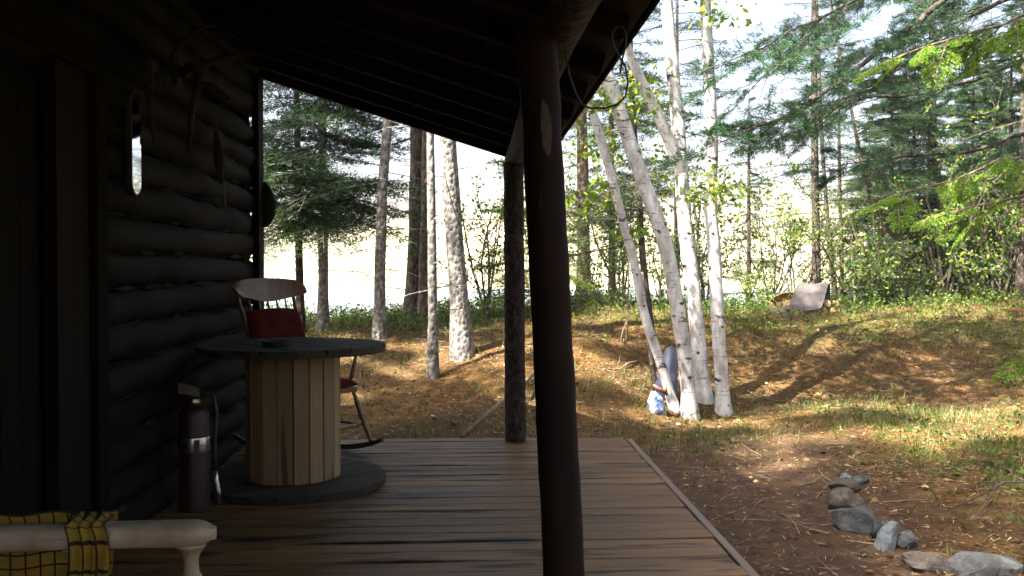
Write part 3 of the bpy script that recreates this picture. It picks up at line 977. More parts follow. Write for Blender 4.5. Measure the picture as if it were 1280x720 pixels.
# ---- worn cream armchair in the foreground, with a checked cloth
AC = thing('armchair', 'worn cream-painted wooden armchair in the near left corner', 'chair', (-0.96, 1.90, 0), R(5))
for s in (1, -1):
    yk = 0.275 * s
    rows = []
    ts_ = list(np.linspace(0, .93, 12)) + [.945, .958, .97, .98, .99, 1.0]
    for i in range(18):
        t = ts_[i]
        x = -0.40 + 0.80 * t
        e = max(0.0, (t - 0.93) / 0.07)
        hw = 0.036 * math.sqrt(max(0.08, 1 - e * e)) * (0.88 + 0.22 * t); zc = 0.645 + 0.004 * math.sin(t * 3)
        hh = 0.027 * math.sqrt(max(0.30, 1 - e * e))
        ring = []
        for a in range(12):
            an = 2 * math.pi * a / 12
            ca, sa = math.cos(an), math.sin(an)
            sq = lambda q: math.copysign(abs(q) ** 0.55, q)
            ring.append((x, yk + hw * sq(ca), zc + hh * sq(sa)))
        rows.append(ring)
    v = [p for r_ in rows for p in r_]; f = []
    for i in range(17):
        for j in range(12):
            j2 = (j + 1) % 12; f.append((i * 12 + j, i * 12 + j2, (i + 1) * 12 + j2, (i + 1) * 12 + j))
    f += [tuple(range(12)), tuple(17 * 12 + 11 - i for i in range(12))]
    MB().add(v, f).build('arm', M['white_paint'], AC, True, 50)
    prof = [(0.030, 0), (0.034, -.012), (0.026, -.022), (0.019, -.034), (0.016, -.05), (0.019, -.075), (0.024, -.082), (0.019, -.09), (0.017, -.10), (0.026, -.15), (0.028, -.18), (0.018, -.22), (0.022, -.235)]
    MB().lathe([(r_, z + 0.63) for r_, z in prof][::-1], 16, (0.345, yk, 0)).build('arm_support', M['white_paint'], AC, True, 40)
    MB().lathe([(r_, z + 0.632) for r_, z in prof][::-1], 12, (0.10, yk, 0)).build('arm_support', M['white_paint'], AC, True, 40)
    MB().tube([(-0.30, 0.235 * s, 0.40), (-0.36, 0.26 * s, 0.66), (-0.45, 0.27 * s, 0.98)], [.022, .021, .017], 10).build('back_post', M['white_paint'], AC, True)
    for (x0, x1) in ((0.27, 0.30), (-0.27, -0.32)):
        turned((x1, 0.24 * s, 0.003), (x0, 0.215 * s, 0.39), 0.022, 10).build('leg', M['white_paint'], AC, True)
    turned((.285, 0.226 * s, .18), (-.292, .226 * s, .18), .012).build('stretcher', M['white_paint'], AC, True)
MB().prism(rounded(0.50, 0.56, 0.70, r=.06), 0.385, 0.42).build('seat', M['white_paint'], AC)
rows = [[(-0.46 + 0.04 * (v * v), v * 0.31, z) for z in (0.93, 0.98, 1.03)] for v in np.linspace(-1, 1, 11)]
MB().sheet(rows, 0.022).build('crest_rail', M['white_paint'], AC, True, 40)
for k in range(5):
    y0 = -0.16 + .08 * k
    turned((-.30, y0, .41), (-.445, y0 * 1.1, .94), .010, 8).build('spindle', M['white_paint'], AC, True)

def uv_sheet(name, grid, us, vs_, mat, thick, parent=None):
    mb = MB(); mb.sheet(grid, thick)
    me = bpy.data.meshes.new(name); me.from_pydata(mb.v, [], mb.f); me.materials.append(mat)
    uvl = me.uv_layers.new(name='UVMap')
    m_ = len(grid[0]); N = len(grid) * m_
    for lp in me.loops:
        i, j = divmod(lp.vertex_index % N, m_)
        uvl.data[lp.index].uv = (us[i][j] if hasattr(us[i], '__len__') else us[i], vs_[j])
    me.polygons.foreach_set('use_smooth', [True] * len(me.polygons)); me.update()
    return link(name, me, parent)
CL = thing('checked_cloth', 'yellow cloth with a black check slung over the arm of the cream armchair', 'cloth', AC.location, R(5))
CL.location = Vector(AC.location) + Vector((0, 0, 0.42))
yk = 0.275
grid = []; us = []
xs = np.linspace(-0.38, 0.175, 34)
for i, x in enumerate(xs):
    row = []
    for j in range(16):
        t = j / 15
        z = 0.694 - 0.25 * t - 0.42 + 0.004 * math.sin(x * 40)
        yy_ = yk + 0.047 + 0.006 * math.sin(x * 34 + t * 3) * t + 0.010 * math.sin(x * 13) * t - (0.012 if j == 0 else 0)
        row.append((x - 0.03 * t * (1 if i > 30 else 0), yy_, z))
    grid.append(row); us.append(x / 0.031)
uv_sheet('cloth_panel', grid, us, [j * 0.0167 / 0.031 for j in range(16)], M['plaid'], 0.0025, CL)
# bunched fold wrapped over the arm
grid = []; us = []
for i in range(12):
    x = 0.085 + 0.085 * i / 11
    row = []
    for j in range(18):
        a = math.pi * (-0.02 + 1.02 * j / 17)
        bulge = 0.0055 * math.sin(i * 1.9 + j * .5) + 0.004 * math.sin(i * 3.1)
        hw = 0.049 + bulge; 
        if j < 14:
            an = math.pi * j / 13
            py_ = yk + hw * math.copysign(abs(math.cos(an)) ** .6, math.cos(an)); pz = 0.655 + 0.004 + (0.034 + bulge) * max(0, math.sin(an)) ** .6
        else:
            py_ = yk - hw; pz = 0.655 - 0.028 * (j - 13)
        row.append((x + 0.02 * (j / 17 - .5) + .004 * math.sin(j), py_, pz - 0.42))
    grid.append(row); us.append(i * 0.0085 / 0.031)
uv_sheet('cloth_fold', grid, us, [j * 0.014 / 0.031 for j in range(18)], M['plaid'], 0.003, CL)

# ---- things on the log wall
mir = thing('wall_mirror', 'narrow round-ended mirror hanging on the log wall reflecting the daylight', 'mirror', (-1.567, 4.52, 1.83))
def capsule(w, h, n=10):
    r = w / 2; pts = []
    for i in range(n + 1): a = math.pi * i / n; pts.append((r * math.cos(a), h / 2 - r + r * math.sin(a)))
    for i in range(n + 1): a = math.pi + math.pi * i / n; pts.append((r * math.cos(a), -h / 2 + r + r * math.sin(a)))
    return pts
def plate(poly, x0, x1):
    n = len(poly); v = [(x0, p[0], p[1]) for p in poly] + [(x1, p[0], p[1]) for p in poly]
    return MB().add(v, [tuple(range(n)), tuple(range(2 * n - 1, n - 1, -1))] + [(i, (i + 1) % n, n + (i + 1) % n, n + i) for i in range(n)])
plate(capsule(.118, .49), -0.012, 0.010).build('frame', M['black'], mir)
plate(capsule(.104, .474), 0.010, 0.013).build('glass', M['mirror'], mir)
mir.rotation_euler = (0, 0, R(-2))
mir.location.x += 0.006

def antler(name, label, base_px, strokes, group=None):
    t = thing(name, label, 'antler', base_px, 0, group)
    b = MB()
    for (pts, r0, r1) in strokes:
        P = [Vector(p) for p in pts]
        # smooth the stroke
        Q = []
        for i in range(len(P) - 1):
            p0 = P[max(0, i - 1)]; p1 = P[i]; p2 = P[i + 1]; p3 = P[min(len(P) - 1, i + 2)]
            for s in range(5):
                u = s / 5
                Q.append(0.5 * ((2 * p1) + (p2 - p0) * u + (2 * p0 - 5 * p1 + 4 * p2 - p3) * u * u + (3 * p1 - p0 - 3 * p2 + p3) * u ** 3))
        Q.append(P[-1])
        n = len(Q)
        b.tube([q - Vector(base_px) for q in Q], [r0 + (r1 - r0) * (i / (n - 1)) ** 1.2 for i in range(n)], 8, 0.15, 14)
    b.build('antler_beam', M['antler'], t, True)
    MB().box((-0.028, 0, 0), (0.03, 0.09, 0.14), ch=0.01).build('skull_plate', M['antler'], t)
    return t
Ya = 4.92
A = lambda x, y, dy=0.0: at(x, y, Ya + dy)
antler('antler', 'branching antler spread on the dark log wall above the mirror', A(228, 92, 0.1), [
    ([A(228, 92, .1), A(240, 84), A(250, 96), A(246, 112), A(239, 140), A(238, 168), A(235, 192)], 0.030, 0.007),
    ([A(228, 92, .1), A(216, 74), A(224, 58), A(240, 44), A(256, 34), A(272, 31)], 0.020, 0.006),
    ([A(240, 46), A(262, 40), A(284, 43), A(299, 49)], 0.013, 0.004),
    ([A(248, 92), A(262, 78), A(284, 71), A(312, 68), A(326, 69)], 0.022, 0.005),
    ([A(247, 104), A(262, 106), A(274, 114), A(287, 125)], 0.019, 0.005)])
Yb = 4.66
Bq = lambda x, y, dy=0.0: at(x, y, Yb + dy)
antler('antler', 'single curved antler tine hanging next to the narrow mirror', Bq(197, 92, .0), [
    ([Bq(197, 92), Bq(190, 104), Bq(187, 124), Bq(189, 150), Bq(193, 172), Bq(194, 181)], 0.020, 0.006),
    ([Bq(197, 92), Bq(199, 106), Bq(196, 120)], 0.014, 0.005)])
sh = thing('knife_sheath', 'leather sheath with pale cords hanging near the far end of the log wall', 'sheath', at(274, 200, 5.85))
bp = Vector(sh.location)
S_ = lambda x, y, dy=0.0: at(x, y, 5.85 + dy) - bp
MB().tube([S_(270, 165), S_(272, 182), S_(274, 205), S_(276, 230)], [0.012, 0.026, 0.030, 0.010], 8, oval=.4).build('sheath', M['leather'], sh, True)
MB().tube([S_(270, 168), S_(272, 150), S_(276, 132), S_(278, 126)], 0.004, 5).build('hanging_loop', M['stick_dark'], sh, True)
MB().tube([S_(277, 205), S_(280, 230), S_(281, 250), S_(283, 262)], 0.0045, 5).build('cord', M['cord'], sh, True)
MB().tube([S_(281, 182), S_(284, 195), S_(285, 205)], 0.004, 5).build('cord', M['cord'], sh, True)
MB().tube([S_(262, 126, .02), S_(278, 126)], 0.005, 5).build('hook', M['black'], sh, True)
bg = thing('hanging_bag', 'limp dark bag hanging from the far corner of the cabin', 'bag', at(331, 232, 7.25))
bp2 = Vector(bg.location)
H_ = lambda x, y, dy=0.0: at(x, y, 7.25 + dy) - bp2
MB().tube([H_(329, 228), H_(332, 240), H_(336, 255), H_(335, 268), H_(330, 280), H_(327, 284)], [0.02, 0.045, 0.060, 0.058, 0.04, 0.01], 10, 0.25, 9, oval=.7).build('sack', M['dark_cloth'], bg, True)
MB().tube([H_(329, 230), H_(327, 220), H_(322, 212)], 0.006, 5).build('strap', M['dark_cloth'], bg, True)

# ---- loop of cable under the eave
W = [(706, 62, 3.14), (711, 92, 3.12), (719, 115, 3.1), (727, 130, 3.1), (738, 135, 3.1), (756, 135, 3.08), (772, 131, 3.05), (782, 120, 3.02), (785, 102, 3.0), (782, 84, 3.0), (773, 68, 3.0), (766, 54, 3.0), (765, 42, 3.0), (771, 33, 3.0), (779, 34, 3.0), (783, 44, 3.0), (782, 58, 3.0), (778, 74, 3.0), (775, 92, 3.02)]
base = at(*W[0])
wire = MB().tube([at(*w) - base for w in W], 0.0032, 5).build('cable', M['black'], None, True)
wire.location = base
tag(wire, 'loop of thin black cable dangling under the porch eave', 'cable')

# ================================================================== foliage makers
def unit(v):
    return v / np.maximum(1e-9, np.linalg.norm(v, axis=-1, keepdims=True))

def needles(A, B, spacing, nl, nw, rg, ang=50, flat=0.5, start=0.0):
    """narrow triangles along the segments A->B"""
    A = np.asarray(A, float); B = np.asarray(B, float)
    L = np.linalg.norm(B - A, axis=1)
    cnt = np.maximum(1, (L * (1 - start) / spacing).astype(int))
    idx = np.repeat(np.arange(len(A)), cnt)
    t = start + (1 - start) * rg.random(len(idx))
    P = A[idx] + (B - A)[idx] * t[:, None]
    D = unit((B - A)[idx])
    rnd = rg.standard_normal((len(idx), 3)); rnd[:, 2] *= flat
    per = unit(rnd - D * (rnd * D).sum(1, keepdims=True))
    a = np.radians(ang + rg.normal(0, 12, len(idx)))[:, None]
    d = D * np.cos(a) + per * np.sin(a)
    ln = nl * (0.6 + 0.8 * rg.random((len(idx), 1)))
    side = unit(np.cross(d, unit(rg.standard_normal((len(idx), 3)) * [1, 1, 1.0]))) * (nw * 0.5)
    mid = P + d * ln * 0.45
    return np.stack([P, mid + side, P + d * ln], 1), np.stack([P, P + d * ln, mid - side], 1)

def spruce_template(seed, droop=0.25, spacing=0.016, nl=0.050, nw=0.016, fill=1.0):
    rg = np.random.default_rng(seed)
    z = lambda x: -droop * x * x + 0.06 * x ** 4
    A, B = [], []
    n = 15
    for t in np.linspace(0.10, 1.0, n):
        for s in (-1, 1):
            if rg.random() > 0.88 * fill: continue
            ln = (0.44 * (1 - t) ** 0.75 + 0.08) * rg.uniform(0.6, 1.15)
            an = np.radians(rg.uniform(42, 66)) * s
            o = np.array([t, 0, z(t)])
            d = np.array([math.cos(an), math.sin(an), rg.uniform(-0.35, 0.05)])
            m = o + d * ln * 0.55; e = m + (d + np.array([0.1, 0, -0.2])) * ln * 0.45
            A += [o, m]; B += [m, e]
            if ln > 0.2:
                for u in (0.35, 0.65):
                    for s2 in (-1, 1):
                        an2 = an + s2 * 0.8
                        q = o + d * ln * u; l2 = ln * 0.38 * rg.uniform(0.6, 1.2)
                        A.append(q); B.append(q + np.array([math.cos(an2), math.sin(an2), rg.uniform(-.4, .05)]) * l2)
    xs = np.linspace(0.25, 1.0, 6)
    for i in range(5):
        A.append(np.array([xs[i], 0, z(xs[i])])); B.append(np.array([xs[i + 1], 0, z(xs[i + 1])]))
    t1, _ = needles(A, B, spacing, nl, nw, rg)
    return t1, [(x, 0, z(x)) for x in (0, .33, .66, .98)], list(zip(A, B))

def pine_template(seed, droop=0.12):
    rg = np.random.default_rng(seed)
    z = lambda x: -droop * x * x + 0.10 * x ** 3
    A, B = [], []
    for t in np.linspace(0.25, 1.0, 10):
        for s in (-1, 1):
            if rg.random() > 0.85: continue
            ln = (0.40 * (1 - t) ** 0.7 + 0.10) * rg.uniform(0.6, 1.2)
            an = np.radians(rg.uniform(35, 65)) * s
            o = np.array([t, 0, z(t)]); d = np.array([math.cos(an), math.sin(an), rg.uniform(-.1, .25)])
            A.append(o + d * ln * .35); B.append(o + d * ln)
            for u in (0.5, 0.75):
                an2 = an + rg.choice([-1, 1]) * 0.75
                q = o + d * ln * u; l2 = ln * 0.5
                A.append(q); B.append(q + np.array([math.cos(an2), math.sin(an2), rg.uniform(-.1, .3)]) * l2)
    A.append(np.array([0.8, 0, z(.8)])); B.append(np.array([1.03, 0, z(1.0)]))
    t1, _ = needles(A, B, 0.0062, 0.080, 0.014, rg, ang=42, flat=1.0, start=0.25)
    return t1, [(x, 0, z(x)) for x in (0, .33, .66, .98)], list(zip(A, B))

SPRUCE = [spruce_template(s) for s in (1, 2, 3, 4)]
SPARSE = [spruce_template(s, 0.18, 0.030, 0.055, 0.014, 0.62) for s in (11, 12, 13)]
HEMLOCK = [spruce_template(s, 0.42, 0.014, 0.045, 0.017) for s in (21, 22, 23)]
PINE = [pine_template(s) for s in (31, 32, 33)]

def frame_from(d, roll=0.0):
    x = Vector(d).normalized()
    up = Vector((0, 0, 1))
    y = up.cross(x)
    if y.length < 1e-3: y = Vector((0, 1, 0))
    y.normalize()
    z = x.cross(y)
    m = Matrix((x, y, z)).transposed()
    return m @ Matrix.Rotation(roll, 3, 'X')

def tube3(pts, r0, r1, V, F):
    """thin three-sided twig appended to V, F"""
    n = len(pts)
    for i in range(n):
        p = Vector(pts[i]); r = r0 + (r1 - r0) * i / max(1, n - 1)
        d = (Vector(pts[min(n - 1, i + 1)]) - Vector(pts[max(0, i - 1)])).normalized()
        u = d.orthogonal().normalized(); w = d.cross(u)
        b = len(V)
        for k in range(3):
            a = 2.0944 * k
            V.append(tuple(p + u * (r * math.cos(a)) + w * (r * math.sin(a))))
        if i:
            for k in range(3):
                k2 = (k + 1) % 3
                F.append((b - 3 + k, b - 3 + k2, b + k2, b + k))

class Path:
    def __init__(s, pts):
        s.p = [Vector(p) for p in pts]
    def at_z(s, z):
        for i in range(len(s.p) - 1):
            a, b = s.p[i], s.p[i + 1]
            if z <= b.z or i == len(s.p) - 2:
                return a + (b - a) * ((z - a.z) / max(1e-6, b.z - a.z))

def trunk_path(base, pix, Y, H):
    """base on the ground, the places where it is seen, and on up to height H"""
    pts = [Vector(base)] + [at(px, py, Y) for px, py in pix]
    d = pts[-1] - pts[max(0, len(pts) - 3)]
    d.normalize()
    d = (d + Vector((0, 0, 1.2))).normalized()
    while pts[-1].z < base[2] + H:
        pts.append(pts[-1] + d * 1.0)
    # resample
    out = [pts[0]]
    for a, b in zip(pts[:-1], pts[1:]):
        n = max(1, int((b - a).length / 0.35))
        for i in range(1, n + 1): out.append(a.lerp(b, i / n))
    return out

def trunk_mb(path, r0, H, flare=1.45, seg=12, wob=0.12, taper=0.92):
    b = MB(); z0 = path[0].z; rad = []; pts = []
    for i, p in enumerate(path):
        h = max(0, p.z - z0)
        r = r0 * max(0.05, 1 - taper * h / H) * (1 + (flare - 1) * math.exp(-h / (r0 * 1.6)))
        if i == 0: p = p - Vector((0, 0, 0.12))
        pts.append(p); rad.append(r)
    b.tube(pts, rad, seg, wob, 4.0, seed=path[0].x * 3)
    return b

def conifer(name, label, base, pix, Y, H, r0, bark, tmpl, z0, z1, rad, nbr, leafmat, group=None, dead=8, shape=0.8, seed=0, zfrac=1.0, cat='tree'):
    rg = np.random.default_rng(1000 + seed)
    base = Vector(base); Y = base.y if Y is None else Y
    path = trunk_path(base, pix, Y, H)
    t = thing(name, label, cat, base, 0, group)
    P = Path(path)
    tb = trunk_mb(path, r0, H)
    V, F = [], []
    tris = []
    zz = z0 + (z1 - z0) * (rg.random(nbr) ** zfrac)
    for z in sorted(zz):
        u = (z - z0) / (z1 - z0)
        L = rad * max(0.12, (1 - u) ** shape) * rg.uniform(0.65, 1.15)
        az = rg.uniform(0, 2 * math.pi)
        el = math.radians(rg.uniform(-14, 12) + 22 * u)
        d = (math.cos(az) * math.cos(el), math.sin(az) * math.cos(el), math.sin(el))
        m = frame_from(d, rg.uniform(-.25, .25)); o = P.at_z(base.z + z)
        T, axis, segs = tmpl[int(rg.integers(len(tmpl)))]
        sc = L / 1.0
        # long branches keep their needle size: scale the layout, not the needles
        mm = np.array(m)
        c = T.mean(1, keepdims=True)
        TT = (c * sc + (T - c) * min(1.25, max(0.75, sc)))
        tris.append(TT @ mm.T + np.array(o))
        tube3([o + m @ (Vector(a) * sc) for a in axis], max(.006, r0 * .16) * (0.5 + 0.5 * L / rad), 0.003, V, F)
        for (a, e) in segs[::3]:
            tube3([o + m @ (Vector(a) * sc), o + m @ (Vector(e) * sc)], 0.0035, 0.0018, V, F)
    for k in range(dead):
        z = rg.uniform(0.6, max(0.8, z0 + 0.6)); o = P.at_z(base.z + z); az = rg.uniform(0, 6.28); L = rg.uniform(0.15, 0.6)
        p1 = o + Vector((math.cos(az), math.sin(az), rg.uniform(-.3, .2))) * L
        p2 = p1 + Vector((math.cos(az + .5), math.sin(az + .5), -.4)) * L * .5
        tube3([o, p1, p2], 0.008, 0.002, V, F)
    tb.add(V, F)
    tb.v = [tuple(Vector(p) - base) for p in tb.v]
    tr = tb.build('trunk', M[bark], t, True, 60)
    T = np.concatenate(tris) - np.array(base)
    cr = link('crown', tri_mesh('crown', T, M[leafmat]), t)
    return t

def copy_tree(t, label, loc, rz, sc=1.0, group=None):
    c = t.copy(); COL.objects.link(c); c.location = loc; c.rotation_euler = (0, 0, rz); c.scale = (sc,) * 3
    c['label'] = label
    if group: c['group'] = group
    for ch in list(t.children):
        k = ch.copy(); COL.objects.link(k); k.parent = c
    return c

def leaves(C, size, rg, D=None, hang=0.3):
    """pointed four-cornered leaves at the points C"""
    n = len(C)
    d = unit(rg.standard_normal((n, 3)) + np.array([0, 0, -hang])) if D is None else D
    s = unit(np.cross(d, unit(rg.standard_normal((n, 3)))))
    ln = size * (0.6 + 0.8 * rg.random((n, 1)))
    return np.stack([C, C + d * ln * .5 + s * ln * .30, C + d * ln, C + d * ln * .5 - s * ln * .30], 1)

def leafy_twigs(A, B, n_per_m, rg, jit=0.05):
    A = np.asarray(A); B = np.asarray(B)
    cnt = np.maximum(1, (np.linalg.norm(B - A, axis=1) * n_per_m).astype(int))
    idx = np.repeat(np.arange(len(A)), cnt)
    t = rg.random((len(idx), 1))
    return A[idx] + (B - A)[idx] * t + rg.normal(0, jit, (len(idx), 3))

def grow(o, d, L, depth, rg, V, F, A, B, r, spread=0.7, up=0.15, leafdepth=1):
    """a simple forking limb; the last forks carry leaves"""
    pts = [o]; dd = Vector(d).normalized(); n = 4
    for i in range(n):
        dd = (dd + Vector(rg.normal(0, .13, 3)) + Vector((0, 0, up * .25))).normalized()
        pts.append(pts[-1] + dd * (L / n))
    tube3(pts, r, r * .5, V, F)
    if depth <= leafdepth:
        for a, b in zip(pts[:-1], pts[1:]): A.append(tuple(a)); B.append(tuple(b))
    if depth > 0:
        for k in range(int(rg.integers(3, 5))):
            j = int(rg.integers(1, n + 1))
            nd = (dd + Vector(rg.normal(0, spread, 3)) + Vector((0, 0, up))).normalized()
            grow(pts[j], nd, L * rg.uniform(.45, .7), depth - 1, rg, V, F, A, B, r * .5, spread, up, leafdepth)

def bush(name, label, base, h, w, nst, leafmat, dens, size, seed, group=None, lean=(0, 0), cat='shrub', bark='stick_dark', depth=2):
    rg = np.random.default_rng(5000 + seed)
    t = thing(name, label, cat, base, 0, group)
    V, F, A, B = [], [], [], []
    for k in range(nst):
        a = rg.uniform(0, 6.28); d = Vector((math.cos(a) * w / h * .7 + lean[0], math.sin(a) * w / h * .7 + lean[1], 1))
        grow(Vector((rg.normal(0, .05), rg.normal(0, .05), -0.05)), d, h * rg.uniform(.45, .7), depth, rg, V, F, A, B, 0.012 * max(.6, h / 1.5))
    b = MB().add(V, F); b.build('stem', M[bark], t)
    Q = leaves(leafy_twigs(A, B, dens, rg, 0.045), size, rg)
    link('foliage', quad_mesh('foliage', Q, M[leafmat]), t)
    return t

# ================================================================== birches in the middle
def birch(label, pix, rads, Ys, H, crown_n, seed, limbs=()):
    rg = np.random.default_rng(2000 + seed)
    base = ground_at(*pix[0], y0=7.5)
    t = thing('birch_tree', label, 'tree', base, 0, 'white birches growing in a clump at the foot of the bank')
    Yb_ = base.y
    pts = [base - Vector((0, 0, .08))]
    for i, (px, py) in enumerate(pix[1:]):
        pts.append(at(px, py, Yb_ + Ys * (i + 1) / len(pix)))
    d = (pts[-1] - pts[-2]).normalized(); d = (d + Vector((0, 0, 1.0))).normalized()
    while pts[-1].z < H: pts.append(pts[-1] + d * 0.8 + Vector(rg.normal(0, .06, 3)))
    # smooth
    Q = []
    for i in range(len(pts) - 1):
        p0, p1, p2, p3 = pts[max(0, i - 1)], pts[i], pts[i + 1], pts[min(len(pts) - 1, i + 2)]
        for s in range(5):
            u = s / 5
            Q.append(0.5 * ((2 * p1) + (p2 - p0) * u + (2 * p0 - 5 * p1 + 4 * p2 - p3) * u * u + (3 * p1 - p0 - 3 * p2 + p3) * u ** 3))
    Q.append(pts[-1])
    rad = []
    for q in Q:
        h = max(0, q.z - base.z)
        r = rads[0] + (rads[1] - rads[0]) * min(1, h / 3.6)
        if h > 3.6: r = max(0.008, rads[1] * (1 - (h - 3.6) / (H - 3.2)))
        r *= 1 + 0.42 * math.exp(-h / 0.09)
        rad.append(r)
    b = MB().tube([q - base for q in Q], rad, 14, 0.10, 5, seed=seed)
    # knots where branches were lost
    tr = b.build('trunk', M['birch'], t, True, 60)
    for k in range(3):
        i = int(rg.integers(4, min(len(Q) - 2, 22))); a = rg.uniform(math.pi, 2 * math.pi)
        o = Q[i] - base + Vector((math.cos(a), math.sin(a), 0)) * rad[i] * .95
        kb = MB().lathe([(0.002, -.012), (rad[i] * .22, -.006), (rad[i] * .28, .002), (rad[i] * .16, .012), (.002, .014)], 8, o, Vector((math.cos(a), math.sin(a), .3)).to_track_quat('Z', 'Y').to_matrix())
        kb.build('knot', M['stick_dark'], tr, True)
    V, F, A, B = [], [], [], []
    for lm in limbs:
        L = [at(*p) - base for p in lm[0]]
        n = len(L)
        MB().tube(L, [lm[1] + (lm[2] - lm[1]) * i / (n - 1) for i in range(n)], 10, .1, 6).build('limb', M['birch'], t, True, 60)
        grow(L[-1], (L[-1] - L[-2]), 0.9, 2, rg, V, F, A, B, 0.012, .7, .15, 0)
    hi = [i for i, q in enumerate(Q) if q.z > 3.9]
    for k in range(crown_n):
        i = hi[int(rg.integers(len(hi)))]
        a = rg.uniform(0, 6.28)
        grow(Q[i] - base, (math.cos(a), math.sin(a), 0.5), rg.uniform(.9, 2.0), 2, rg, V, F, A, B, 0.014, .6, .05, 0)
    # a few thin twigs lower down
    for k in range(3):
        i = int(rg.integers(14, len(Q) // 2 + 4)); a = rg.uniform(0, 6.28)
        grow(Q[i] - base, (math.cos(a), math.sin(a), -.1), rg.uniform(.25, .5), 1, rg, V, F, A, B, 0.006, .6, -.1, 0)
    MB().add(V, F).build('branches', M['stick_dark'], t)['kind'] = 'stuff'
    Bn = np.asarray(B)[3::4][::3]
    cl = np.repeat(Bn, 70, axis=0) + rg.normal(0, 1, (len(Bn) * 70, 3)) * [.14, .14, .09]
    Ql = leaves(np.concatenate([cl, leafy_twigs(A, B, 7, rg, 0.04)]), 0.066, rg, hang=.6)
    link('crown', quad_mesh('crown', Ql, M['leaf_birch']), t)
    return t
birch('thin birch leaning far left, leftmost of the birch clump', [(846, 512), (826, 455), (806, 395), (793, 330), (775, 262), (760, 205), (744, 150), (730, 95)], (0.048, 0.038), -0.6, 7.0, 9, 1)
birch('thick white birch bowed to the left in the middle of the clump', [(863, 522), (857, 455), (848, 395), (837, 330), (824, 280), (806, 232), (783, 165), (762, 105), (745, 60)], (0.073, 0.068), -0.5, 9.0, 11, 2)
birch('tall birch with a forked limb just behind the bowed one', [(880, 500), (874, 440), (866, 360), (857, 290), (852, 220), (846, 140), (838, 60), (833, 0)], (0.084, 0.072), 0.5, 10.0, 12, 3,
      limbs=[([(851, 215, 9.9), (838, 178, 9.8), (818, 135, 9.7), (800, 98, 9.6), (787, 68, 9.5), (775, 30, 9.4)], 0.065, 0.04)])
birch('straight white birch at the right edge of the clump', [(905, 517), (901, 455), (897, 395), (893, 320), (888, 250), (890, 180), (886, 90), (882, 0)], (0.072, 0.060), 0.1, 9.5, 10, 4)

# ================================================================== conifers on the bank, left
GL = 'conifers on the bank beyond the end of the porch'
b1 = ground_at(376, 418)
conifer('spruce_tree', 'thin dark trunked spruce with drooping boughs nearest the cabin corner', b1, [(374, 330), (372, 200), (371, 110)], None, 7.5, 0.055, 'bark_dark', SPRUCE, 1.45, 7.3, 1.50, 90, 'leaf_spruce', GL, 4, seed=1, zfrac=1.3)
b2 = ground_at(404, 414)
conifer('spruce_tree', 'spruce with a bare grey lower trunk directly right of the thin dark one', b2, [(404, 330), (403, 220)], None, 9.0, 0.068, 'bark_grey', SPRUCE, 1.4, 8.8, 1.5, 120, 'leaf_spruce', GL, 8, seed=2, zfrac=1.5)
b3 = ground_at(474, 424)
conifer('pine_tree', 'grey trunked conifer standing alone right of the dark spruce boughs', b3, [(475, 330), (478, 240), (484, 160)], None, 10.0, 0.070, 'bark_grey', SPARSE, 2.2, 9.8, 1.15, 40, 'leaf_spruce', GL, 14, seed=3, zfrac=1.2)
b4 = Vector((at(521, 392, 13.6).x, 13.6, gz(at(521, 392, 13.6).x, 13.6)))
conifer('pine_tree', 'stout dark trunked pine behind the slender grey trunks', b4, [(523, 330), (524, 250), (525, 165)], None, 14.0, 0.165, 'bark_dark', PINE, 2.6, 13.5, 2.2, 50, 'leaf_pine', GL, 12, seed=4)
b4b = Vector((at(531, 396, 13.2).x, 13.2, gz(at(531, 396, 13.2).x, 13.2)))
conifer('pine_tree', 'red-brown trunk pressed close against the stout dark pine', b4b, [(531, 330), (533, 250), (534, 165)], None, 12.0, 0.085, 'bark_red', SPARSE, 3.2, 11.5, 1.3, 26, 'leaf_spruce', GL, 16, seed=5)
b5 = ground_at(541, 474)
conifer('pine_tree', 'slender pale grey trunk in front of the stout pine', b5, [(541, 400), (540, 300), (538, 175)], None, 9.0, 0.052, 'bark_grey', SPARSE, 3.3, 8.8, 1.0, 26, 'leaf_spruce', GL, 10, seed=6)
b6 = ground_at(579, 446)
conifer('pine_tree', 'pale scaly grey trunk with flared foot left of the bark post', b6, [(574, 380), (568, 300), (561, 190)], None, 12.0, 0.106, 'bark_grey', PINE, 4.6, 11.8, 1.9, 34, 'leaf_pine', GL, 10, seed=7)
# behind, seen between the posts and birches
GB = 'trees behind the crest of the bank'
def crest(px, py, Y):
    p = at(px, py, Y); return Vector((p.x, Y, gz(p.x, Y)))
conifer('spruce_tree', 'red-brown sparse spruce behind the leaning birches', crest(730, 380, 14.6), [(730, 330), (729, 240), (727, 140)], 14.6, 10.0, 0.105, 'bark_red', SPARSE, 1.2, 9.8, 1.5, 100, 'leaf_spruce', GB, 12, seed=8)
conifer('spruce_tree', 'thin dark spruce pole between the two leftmost birches', crest(819, 440, 10.9), [(812, 400), (803, 320), (797, 220), (790, 120)], 10.9, 8.0, 0.045, 'bark_dark', SPARSE, 1.2, 7.8, 1.1, 90, 'leaf_spruce', GB, 10, seed=9)
conifer('young_spruce', 'green young spruce beside the slender bark post', crest(668, 400, 12.6), [(668, 330), (667, 240)], 12.6, 4.6, 0.035, 'bark_dark', SPRUCE, 0.25, 4.5, 0.95, 46, 'leaf_bush', GB, 2, seed=10)
conifer('spruce_tree', 'slim spruce with short boughs behind the straight right-hand birch', crest(936, 385, 16.0), [(936, 330), (936, 200)], 16.0, 4.0, 0.05, 'bark_dark', SPARSE, 0.3, 3.9, 1.0, 40, 'leaf_spruce', GB, 4, seed=11)
